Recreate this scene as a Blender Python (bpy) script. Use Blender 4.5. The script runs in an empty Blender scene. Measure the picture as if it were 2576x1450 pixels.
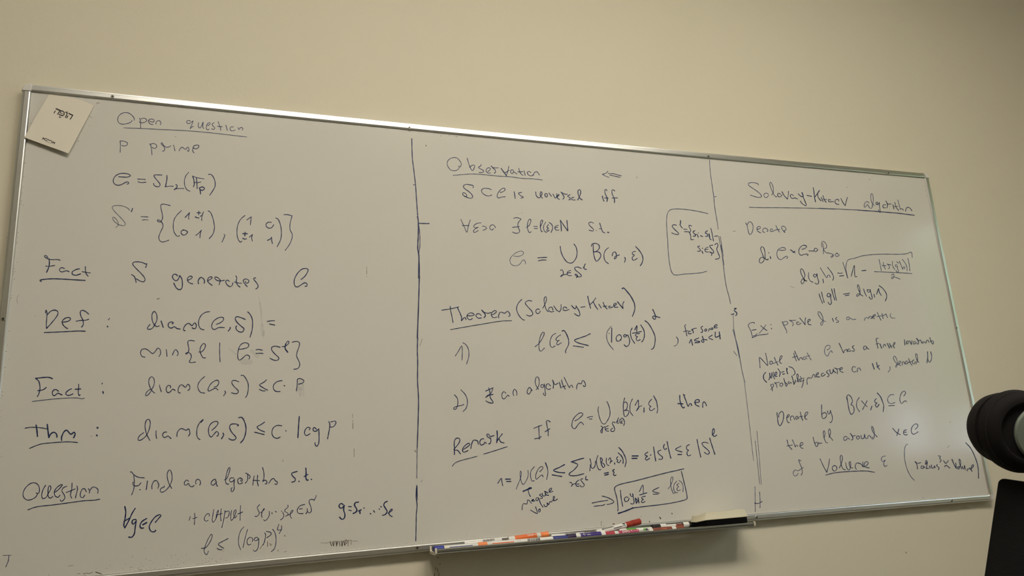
import bpy, bmesh, math, random
from mathutils import Vector, Matrix
random.seed(7)
PI = math.pi
SC = bpy.context.scene
COL = SC.collection

# ------------------------------------------------------------------ camera
CAM_H = 1.12                       # lens height above the floor, seated photographer
CAM_Y = -2.0464                    # metres in front of the board face (y = 0)
FPX = 1911.62                      # focal length in pixels of the 2576 px wide frame
RIGHT = Vector((0.94111214, -0.33270222, -0.06014293))
UP = Vector((-0.02515925, -0.24631039, 0.96886439))
FWD = Vector((0.33715716, 0.91029689, 0.24017623))
CAM = Vector((0, CAM_Y, CAM_H))
cd = bpy.data.cameras.new('camera'); cam = bpy.data.objects.new('camera', cd); COL.objects.link(cam)
cd.sensor_width = 36; cd.lens = FPX / 2576 * 36; cd.clip_start = 0.02
rot = Matrix((RIGHT, UP, -FWD)).transposed()
cam.matrix_world = Matrix.Translation(CAM) @ rot.to_4x4()
SC.camera = cam

# ------------------------------------------------------------------ view, world, sun
SC.view_settings.view_transform = 'Standard'; SC.view_settings.look = 'None'
SC.view_settings.gamma = 1; SC.view_settings.use_curve_mapping = False
SC.view_settings.exposure = 0.0
LAMP_W = 28.5                     # radiance of the ceiling panels
LAMP_C = (1.0, 0.915, 0.80)
SKY_S = 11
SUN_S = 6
world = bpy.data.worlds.new('sky'); SC.world = world; world.use_nodes = True
bg = world.node_tree.nodes['Background']
bg.inputs[0].default_value = (0.72, 0.82, 1.0, 1); bg.inputs[1].default_value = SKY_S
sd = bpy.data.lights.new('sun', 'SUN'); so = bpy.data.objects.new('sun', sd); COL.objects.link(so)
sd.energy = SUN_S; sd.color = (1, .95, .85); sd.angle = .01
so.rotation_euler = Vector((0.75, 0.25, -0.75)).to_track_quat('-Z', 'Y').to_euler(); so.location = (0, 0, 8)

# ------------------------------------------------------------------ helpers
def mat(name, col, rough=.5, metal=0, spec=.5, bump=0, bscale=200, var=0, vscale=3, emit=None, es=1, alpha=1):
    m = bpy.data.materials.new(name); m.use_nodes = True
    nt = m.node_tree; b = nt.nodes['Principled BSDF']
    b.inputs['Base Color'].default_value = (*col, 1); b.inputs['Roughness'].default_value = rough
    b.inputs['Metallic'].default_value = metal; b.inputs['Specular IOR Level'].default_value = spec
    tc = nt.nodes.new('ShaderNodeTexCoord')
    if bump:
        n = nt.nodes.new('ShaderNodeTexNoise'); n.inputs['Scale'].default_value = bscale; n.inputs['Detail'].default_value = 3
        nt.links.new(tc.outputs['Object'], n.inputs['Vector'])
        bp = nt.nodes.new('ShaderNodeBump'); bp.inputs['Strength'].default_value = bump; bp.inputs['Distance'].default_value = .002
        nt.links.new(n.outputs['Fac'], bp.inputs['Height']); nt.links.new(bp.outputs[0], b.inputs['Normal'])
    if var:
        n = nt.nodes.new('ShaderNodeTexNoise'); n.inputs['Scale'].default_value = vscale; n.inputs['Detail'].default_value = 4
        nt.links.new(tc.outputs['Object'], n.inputs['Vector'])
        mr = nt.nodes.new('ShaderNodeMapRange'); mr.inputs[3].default_value = 1 - var; mr.inputs[4].default_value = 1 + var
        nt.links.new(n.outputs['Fac'], mr.inputs[0])
        mx = nt.nodes.new('ShaderNodeMix'); mx.data_type = 'RGBA'; mx.blend_type = 'MULTIPLY'; mx.inputs[0].default_value = 1
        mx.inputs[6].default_value = (*col, 1); nt.links.new(mr.outputs[0], mx.inputs[7]); nt.links.new(mx.outputs[2], b.inputs['Base Color'])
    if emit:
        b.inputs['Emission Color'].default_value = (*emit, 1); b.inputs['Emission Strength'].default_value = es
    if alpha < 1: b.inputs['Alpha'].default_value = alpha
    return m

def mesh_obj(name, verts, faces, m, parent=None, smooth=False, label=None, kind=None):
    me = bpy.data.meshes.new(name); me.from_pydata([tuple(v) for v in verts], [], faces); me.update()
    for mm in (m if isinstance(m, (list, tuple)) else [m]): me.materials.append(mm)
    if smooth:
        for p in me.polygons: p.use_smooth = True
    o = bpy.data.objects.new(name, me); COL.objects.link(o)
    if parent: o.parent = parent
    if label: o['label'] = label
    if kind: o['kind'] = kind
    return o

def bm_obj(name, bm, m, parent=None, smooth=False, label=None, kind=None):
    bmesh.ops.recalc_face_normals(bm, faces=bm.faces)
    me = bpy.data.meshes.new(name); bm.to_mesh(me); bm.free()
    for mm in (m if isinstance(m, (list, tuple)) else [m]): me.materials.append(mm)
    if smooth:
        for p in me.polygons: p.use_smooth = True
        try: me.set_sharp_from_angle(angle=math.radians(40))
        except Exception: pass
    o = bpy.data.objects.new(name, me); COL.objects.link(o)
    if parent: o.parent = parent
    if label: o['label'] = label
    if kind: o['kind'] = kind
    return o

def box(bm, x0, x1, y0, y1, z0, z1, bevel=0):
    r = bmesh.ops.create_cube(bm, size=1)
    for v in r['verts']:
        v.co = Vector((x0 if v.co.x < 0 else x1, y0 if v.co.y < 0 else y1, z0 if v.co.z < 0 else z1))
    if bevel:
        es = list({e for v in r['verts'] for e in v.link_edges})
        bmesh.ops.bevel(bm, geom=es, offset=bevel, segments=2, profile=.5, affect='EDGES')

def box_obj(name, dims, m, parent=None, bevel=0, **k):
    bm = bmesh.new(); box(bm, *dims, bevel=bevel); return bm_obj(name, bm, m, parent, smooth=bool(bevel), **k)

def thing(name, label, cat, loc=(0, 0, 0), group=None):
    o = bpy.data.objects.new(name, None); COL.objects.link(o); o.location = loc; o.empty_display_size = .05
    o['label'] = label; o['category'] = cat
    if group: o['group'] = group
    return o

def lathe(bm, prof, p0, axis, n=24, cap=True):
    """prof: list of (distance along axis, radius)"""
    a = Vector(axis).normalized(); u = a.orthogonal().normalized(); w = a.cross(u); rings = []
    for t, r in prof:
        rings.append([bm.verts.new(Vector(p0) + a * t + (u * math.cos(2 * PI * i / n) + w * math.sin(2 * PI * i / n)) * max(r, 1e-5)) for i in range(n)])
    for A, B in zip(rings, rings[1:]):
        for i in range(n): bm.faces.new((A[i], A[(i + 1) % n], B[(i + 1) % n], B[i]))
    if cap:
        bm.faces.new(rings[0]); bm.faces.new(rings[-1])

def ray(u, v):
    d = Vector(((u - 1288) / FPX, 0, -(v - 725) / FPX))
    return RIGHT * d.x + FWD + UP * d.z
def at(u, v, y=0.0):
    """the point at depth y in the room that a measured spot of the photograph stands for"""
    d = ray(u, v); return CAM + d * ((y - CAM_Y) / d.y)
def atz(u, v, zc): return CAM + ray(u, v) * zc

def smooth_line(P):
    """centripetal-like Catmull-Rom through 2-D points, about 3 photo pixels per step"""
    if len(P) < 3: return P
    out = []
    for i in range(len(P) - 1):
        p1, p2 = P[i], P[i + 1]
        p0 = P[i - 1] if i else p1 + (p1 - p2) * .5
        p3 = P[i + 2] if i + 2 < len(P) else p2 + (p2 - p1) * .5
        L = (p2 - p1).length
        m1 = (p2 - p0) * (L / max(L + (p1 - p0).length, 1e-6)); m2 = (p3 - p1) * (L / max(L + (p3 - p2).length, 1e-6))
        n = max(1, min(12, int(L / 3) + 1))
        for k in range(n):
            t = k / n
            out.append(p1 * (2*t**3 - 3*t**2 + 1) + m1 * (t**3 - 2*t**2 + t) + p2 * (-2*t**3 + 3*t**2) + m2 * (t**3 - t**2))
    out.append(P[-1]); return out

def ribbon(V, F, pts, w, proj, taper=.12):
    """a pen line: a ribbon w photo pixels wide with round ends laid on a surface"""
    n = len(pts); base = len(V); L = []
    for i, p in enumerate(pts):
        d = (pts[min(i + 1, n - 1)] - pts[max(i - 1, 0)])
        d = d.normalized() if d.length > 1e-6 else Vector((1, 0))
        nn = Vector((-d.y, d.x)); ww = w * (1 + taper * math.sin(i * .9 + pts[0].x)) * .5
        if i in (0, n - 1) : ww *= 1.08
        L.append((p, d, nn, ww))
    def q(a): V.append(proj(a.x, a.y)); return len(V) - 1
    prev = None
    for p, d, nn, ww in L:
        a, b = q(p + nn * ww), q(p - nn * ww)
        if prev: F.append((prev[0], a, b, prev[1]))
        prev = (a, b)
    for p, d, nn, ww, s in ((*L[0], -1), (*L[-1], 1)):
        c = [q(p + nn * ww * math.cos(k * PI / 4) + d * s * ww * math.sin(k * PI / 4)) for k in range(5)]
        F.append(tuple(c))

def ink(text, name, mats, y0, prefix, gap=15, word='word'):
    """mats = (bold ink, thin ink); every block starting with @ is one written line, split into its separate words"""
    ox = oy = 0; s = 6.44; cur = None; out = []; k = 0
    def flush():
        if not cur: return
        S = cur[1]; n = len(S); g = list(range(n))
        def root(i):
            while g[i] != i: i = g[i]
            return i
        D = [[p for p in t[0][::2]] + [t[0][-1]] for t in S]
        for i in range(n):
            for j in range(i):
                if root(i) != root(j) and min((a - b).length for a in D[i] for b in D[j]) < gap: g[root(i)] = root(j)
        groups = {}
        for i in range(n): groups.setdefault(root(i), []).append(i)
        holder = None
        if len(groups) > 1:
            holder = bpy.data.objects.new(name, None); COL.objects.link(holder); holder['label'] = prefix + cur[0]; holder.empty_display_size = .02
            out.append((holder, None))
        for ids in groups.values():
            V, F, mi = [], [], []
            for i in ids:
                P, w, yy = S[i]; nf = len(F)
                ribbon(V, F, P, w * INKW, lambda a, b: at(a, b, yy)); mi += [1 if w <= 1.95 else 0] * (len(F) - nf)
            o = mesh_obj(word if holder else name, V, F, list(mats), label=None if holder else prefix + cur[0])
            for p, m_i in zip(o.data.polygons, mi): p.material_index = m_i
            out.append((o, holder))
    for ln in text.strip().splitlines():
        ln = ln.strip()
        if not ln: continue
        if ln[0] == '@':
            flush(); lab, o_ = ln[1:].rsplit('|', 1); cur = [lab, []]
            q = [float(t) for t in o_.split()]; ox, oy = q[:2]; s = q[2] if len(q) > 2 else 6.44
        elif ln[0] == '!':
            q = [float(t) for t in ln[1:].split()]; ox, oy = q[:2]; s = q[2] if len(q) > 2 else 6.44
        else:
            q = [float(t) for t in ln.split()]
            P = [Vector((ox + q[i] / s, oy + q[i + 1] / s)) for i in range(1, len(q) - 1, 2)]
            k += 1; cur[1].append((smooth_line(P), q[0], y0 - (k % 9) * 2e-5))
    flush(); return out
INKW = .83

# ------------------------------------------------------------------ materials
M = {}
M['wall'] = mat('cream_wall_paint', (.735, .68, .53), .75, bump=.25, bscale=60, var=.02, vscale=1.3)
M['ceiling'] = mat('white_ceiling_paint', (.82, .80, .75), .9)
M['floor'] = mat('dark_floor_tile', (.075, .065, .055), .5, var=.1, vscale=6)
M['board'] = mat('whiteboard_enamel', (.70, .68, .61), .13, spec=.5, var=.012, vscale=2.5)
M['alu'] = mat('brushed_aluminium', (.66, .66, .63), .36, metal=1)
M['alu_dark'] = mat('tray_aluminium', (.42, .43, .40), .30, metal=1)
M['capgrey'] = mat('pale_grey_plastic', (.70, .67, .62), .4)
M['cream'] = mat('cream_plastic', (.72, .67, .54), .4)
M['steel'] = mat('screw_steel', (.42, .40, .36), .35, metal=.9)
M['black'] = mat('black_recess', (.01, .01, .01), .6)
M['ink'] = mat('navy_marker_ink', (.008, .021, .095), .45, var=.5, vscale=160)
M['inkthin'] = mat('dry_navy_marker_ink', (.045, .065, .155), .5, var=.35, vscale=160)
M['dirt'] = mat('dried_brown_ink', (.07, .05, .035), .7, var=.4, vscale=300)
M['dirt2'] = mat('faint_brown_ink', (.22, .18, .135), .7, var=.3, vscale=300)
M['smear'] = mat('wiped_ink_haze', (.28, .31, .36), .5, alpha=.075)
M['paper'] = mat('white_card_paper', (.80, .745, .62), .7, bump=.05, bscale=400)
M['print'] = mat('black_print', (.008, .008, .008), .6)
M['white'] = mat('white_plastic', (.78, .77, .72), .35)
M['offwhite'] = mat('ivory_plastic', (.70, .70, .64), .4)
M['felt'] = mat('black_felt', (.006, .006, .006), 1, spec=.1)
M['beige'] = mat('beige_plastic', (.62, .58, .42), .5, bump=.05)
M['fabric'] = mat('black_chair_fabric', (.0075, .0065, .0065), .85, spec=.2, bump=.15, bscale=900)
M['seam'] = mat('charcoal_thread', (.022, .019, .018), .9)
M['ribfab'] = mat('black_ribbed_mesh_fabric', (.009, .009, .009), .8, spec=.25)
M['ring'] = mat('grey_green_plastic', (.16, .185, .15), .6)
M['blackpl'] = mat('black_plastic', (.012, .012, .012), .4)
def pl(name, c, r=.4): return mat(name, c, r)
M['blue'] = pl('blue_plastic', (.018, .03, .30)); M['navy'] = pl('navy_label', (.012, .025, .20))
M['orange'] = pl('orange_plastic', (.90, .26, .07)); M['orangel'] = pl('orange_label', (.80, .17, .035))
M['purple'] = pl('purple_label', (.045, .022, .20)); M['dpurple'] = pl('dark_purple_plastic', (.022, .012, .06), .3)
M['pink'] = pl('crimson_label', (.42, .02, .09)); M['crimson'] = pl('crimson_plastic', (.46, .035, .065))
M['red'] = pl('red_plastic', (.36, .028, .014), .3); M['brown'] = pl('brown_label', (.22, .05, .022))
M['green'] = pl('green_label', (.12, .42, .05)); M['blk'] = pl('black_label', (.01, .01, .01))
M['lamp'] = mat('lamp_diffuser', (.9, .9, .9), .5, emit=LAMP_C, es=LAMP_W)
M['leaf'] = mat('tree_leaf', (.16, .26, .045), .6, var=.5, vscale=2)
M['bark'] = mat('tree_bark', (.12, .09, .06), .9)
M['grass'] = mat('lawn', (.10, .15, .04), .9, var=.3, vscale=5)
gm = bpy.data.materials.new('window_glass'); gm.use_nodes = True; nt = gm.node_tree; nt.nodes.clear()
o_ = nt.nodes.new('ShaderNodeOutputMaterial'); mx_ = nt.nodes.new('ShaderNodeMixShader'); tr_ = nt.nodes.new('ShaderNodeBsdfTransparent')
gl_ = nt.nodes.new('ShaderNodeBsdfGlossy'); gl_.inputs['Roughness'].default_value = .02; fr_ = nt.nodes.new('ShaderNodeFresnel'); fr_.inputs[0].default_value = 1.45
nt.links.new(fr_.outputs[0], mx_.inputs[0]); nt.links.new(tr_.outputs[0], mx_.inputs[1]); nt.links.new(gl_.outputs[0], mx_.inputs[2]); nt.links.new(mx_.outputs[0], o_.inputs[0])
M['glass'] = gm

# ------------------------------------------------------------------ the room
XL, XR, YB, ZC = -3.0, 4.5, -6.2, 3.55
YW = 0.0175                                  # front wall plane, just behind the board
def struct(name, dims, m): o = box_obj(name, dims, m); o['kind'] = 'structure'; return o
wf = struct('wall_front', (XL - .2, XR + .2, YW, YW + .2, 0, ZC), M['wall'])
struct('wall_left', (XL - .2, XL, YB, YW, 0, ZC), M['wall'])
struct('wall_back', (XL - .2, XR + .2, YB - .2, YB, 0, ZC), M['wall'])
struct('floor', (XL - .2, XR + .2, YB - .2, YW + .2, -.1, 0), M['floor'])
struct('ceiling', (XL - .2, XR + .2, YB - .2, YW + .2, ZC, ZC + .1), M['ceiling'])
WY0, WY1, WZ0, WZ1 = -3.07, -1.0, 1.05, 2.72     # the window opening in the right wall
bm = bmesh.new()
box(bm, XR, XR + .2, YB, WY0, 0, ZC); box(bm, XR, XR + .2, WY1, YW, 0, ZC)
box(bm, XR, XR + .2, WY0, WY1, 0, WZ0); box(bm, XR, XR + .2, WY0, WY1, WZ1, ZC)
wr = bm_obj('wall_right', bm, M['wall']); wr['kind'] = 'structure'
bm = bmesh.new()
for y0, y1 in ((WY0, WY0 + .06), (WY1 - .06, WY1), (-2.06, -1.96)): box(bm, XR + .04, XR + .1, y0, y1, WZ0 + .06, WZ1 - .06)
box(bm, XR + .04, XR + .1, WY0, WY1, WZ0, WZ0 + .06); box(bm, XR + .04, XR + .1, WY0, WY1, WZ1 - .06, WZ1)
win = bm_obj('window_1', bm, M['white']); win['kind'] = 'structure'
for y0, y1 in ((WY0 + .06, -2.06), (-1.96, WY1 - .06)):
    box_obj('pane', (XR + .066, XR + .072, y0, y1, WZ0 + .06, WZ1 - .06), M['glass'], win)
box_obj('window_sill', (XR - .12, XR + .04, WY0 - .05, WY1 + .05, WZ0 - .03, WZ0), M['white'], win, bevel=.004)
for nm, d in (('baseboard_front', (XL, XR, YW - .012, YW, 0, .08)), ('baseboard_left', (XL, XL + .012, YB + .012, YW - .012, 0, .08)),
              ('baseboard_back', (XL, XR, YB, YB + .012, 0, .08)), ('baseboard_right', (XR - .012, XR, YB + .012, YW - .012, 0, .08))):
    struct(nm, d, M['white'])
g = box_obj('lawn', (XR + .3, 30, -22, 16, -1.3, -1.2), M['grass']); g['kind'] = 'structure'

# ceiling panels
lamp_spots = [(-.05, -2.0, 'square ceiling light panel in front of the left third of the board'), (.95, -2.0, 'square ceiling light panel in front of the middle of the board'),
              (1.95, -2.0, 'square ceiling light panel in front of the right third of the board')]
for i, (x, y, nm) in enumerate(lamp_spots):
    t = thing('ceiling_light', nm, 'ceiling light', (x, y, ZC), 'square light panels on the ceiling')
    bm = bmesh.new(); a = .31
    for d in ((-a, a, -a, -a + .02), (-a, a, a - .02, a), (-a, -a + .02, -a + .02, a - .02), (a - .02, a, -a + .02, a - .02)):
        box(bm, d[0], d[1], d[2], d[3], -.04, 0)
    bm_obj('frame', bm, M['white'], t)
    box_obj('diffuser', (-a + .02, a - .02, -a + .02, a - .02, -.034, -.02), M['lamp'], t)

# ------------------------------------------------------------------ the whiteboard
Z0 = CAM_H                                    # board heights below were measured from lens height
X0, X1 = -0.5115, 2.4876
def ztop(x): return Z0 + 1.0178 + .0058 * ((x - .85) / 1.5) ** 2
def zbot(x): return Z0 - .1555 - .0075 * ((x - 1.0) / 1.48) ** 2
wb = thing('whiteboard', 'wide aluminium-framed whiteboard covered in blue handwritten mathematics on the cream wall', 'whiteboard', (1.0, 0, Z0 + .43))
def par(o, p):
    o.parent = p; o.matrix_parent_inverse = Matrix.Translation(-Vector(p.location)); return o
V, F = [], []; N = 60
for i in range(N + 1):
    x = X0 - .008 + (X1 - X0 + .016) * i / N
    for y in (0, .016):
        V += [(x, y, zbot(x) - .008), (x, y, ztop(x) + .008)]
for i in range(N):
    a = 4 * i; F.append((a, a + 4, a + 5, a + 1)); F.append((a + 2, a + 3, a + 7, a + 6))
    F.append((a, a + 2, a + 6, a + 4)); F.append((a + 1, a + 5, a + 7, a + 3))
F += [(0, 1, 3, 2), (4 * N, 4 * N + 2, 4 * N + 3, 4 * N + 1)]
par(mesh_obj('writing_surface', V, F, M['board']), wb)
# rail profile: (distance outward from the inner edge, height in front of the board face)
PR = [(0, -.001), (0, .0022), (.0018, .0052), (.004, .006), (.0135, .006), (.0148, .0050), (.0155, .0036), (.0188, .0034), (.0198, .002), (.0200, -.0165)]
def rail(fn, n, lab):
    """fn(t) -> (inner edge point x,z , outward unit x,z)"""
    V, F = [], []; k = len(PR)
    for i in range(n + 1):
        (x, z), (ox, oz) = fn(i / n)
        for a, b in PR: V.append((x + ox * a, -b, z + oz * a))
        V.append((x, .0165, z))
    k += 1
    for i in range(n):
        for j in range(k): F.append((i * k + j, i * k + (j + 1) % k, (i + 1) * k + (j + 1) % k, (i + 1) * k + j))
    F += [tuple(range(k)), tuple(range(n * k, n * k + k))]
    bm = bmesh.new(); me = bpy.data.meshes.new('t'); me.from_pydata(V, [], F); bm.from_mesh(me); bpy.data.meshes.remove(me)
    o = bm_obj('frame_rail', bm, M['alu'], label=lab); par(o, wb)
def xat(t): return X0 + (X1 - X0) * t
rail(lambda t: ((xat(t), ztop(xat(t))), (0, 1)), 50, 'top aluminium frame rail with a lit face')
rail(lambda t: ((xat(t), zbot(xat(t))), (0, -1)), 50, 'bottom aluminium frame rail, darker than the top one')
rail(lambda t: ((X0, zbot(X0) + (ztop(X0) - zbot(X0)) * t), (-1, 0)), 6, 'left aluminium frame rail')
rail(lambda t: ((X1, zbot(X1) + (ztop(X1) - zbot(X1)) * t), (1, 0)), 6, 'right aluminium frame rail')
def corner(x, z, sx, sz):
    """pale plastic quarter-round corner cap"""
    V, F = [], []; r = .0215; n = 10; c = (x - sx * .0, z - sz * .0)
    prof = [(1, -.0165), (1, .004), (.93, .0068), (.8, .0078)]
    for f, b in prof:
        for i in range(n + 1):
            a = PI / 2 * i / n
            V.append((c[0] + sx * r * f * math.cos(a), -b, c[1] + sz * r * f * math.sin(a)))
    m = n + 1; lens = len(V)
    for q in range(3):
        for i in range(n): F.append((q * m + i, q * m + i + 1, (q + 1) * m + i + 1, (q + 1) * m + i))
    V.append((c[0], -.0078, c[1])); V.append((c[0], .0165, c[1]))
    for i in range(n): F.append((3 * m + i, 3 * m + i + 1, lens))
    F.append((0, m, 2 * m, 3 * m, lens, lens + 1)); F.append((n, lens + 1, lens, 3 * m + n, 2 * m + n, m + n))
    F.append(tuple(range(n + 1)) + (lens + 1,))
    bm = bmesh.new(); me = bpy.data.meshes.new('t'); me.from_pydata(V, [], F); bm.from_mesh(me); bpy.data.meshes.remove(me)
    par(bm_obj('corner_cap', bm, M['capgrey']), wb)
corner(X0, ztop(X0), -1, 1); corner(X1, ztop(X1), 1, 1); corner(X1, zbot(X1), 1, -1); corner(X0, zbot(X0), -1, -1)
def screw(x, z):
    bm = bmesh.new(); lathe(bm, [(0, .0046), (.0008, .0046), (.0018, .0036), (.0018, .0026), (.0009, .0022)], (x, -.0058, z), (0, -1, 0), 16)
    s = bm_obj('screw', bm, M['steel'], smooth=True); par(s, wb)
    bm = bmesh.new()
    for a in (.5, .5 + PI / 2):
        r = bmesh.ops.create_cube(bm, size=1)
        for v in r['verts']:
            px, pz = v.co.x * .0048, v.co.z * .0012
            v.co = Vector((x + px * math.cos(a) - pz * math.sin(a), -.0071 + v.co.y * .0008, z + px * math.sin(a) + pz * math.cos(a)))
    c = bm_obj('cross_recess', bm, M['black']); c.parent = s
for u, v in ((283, 243), (1030, 321.5), (1782, 394), (2234, 435.5), (1049.5, 1379), (1903, 1302), (2394, 1260.5), (8, 803), (2406, 825)):
    p = at(u, v, -.006); screw(p.x, p.z)

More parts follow.
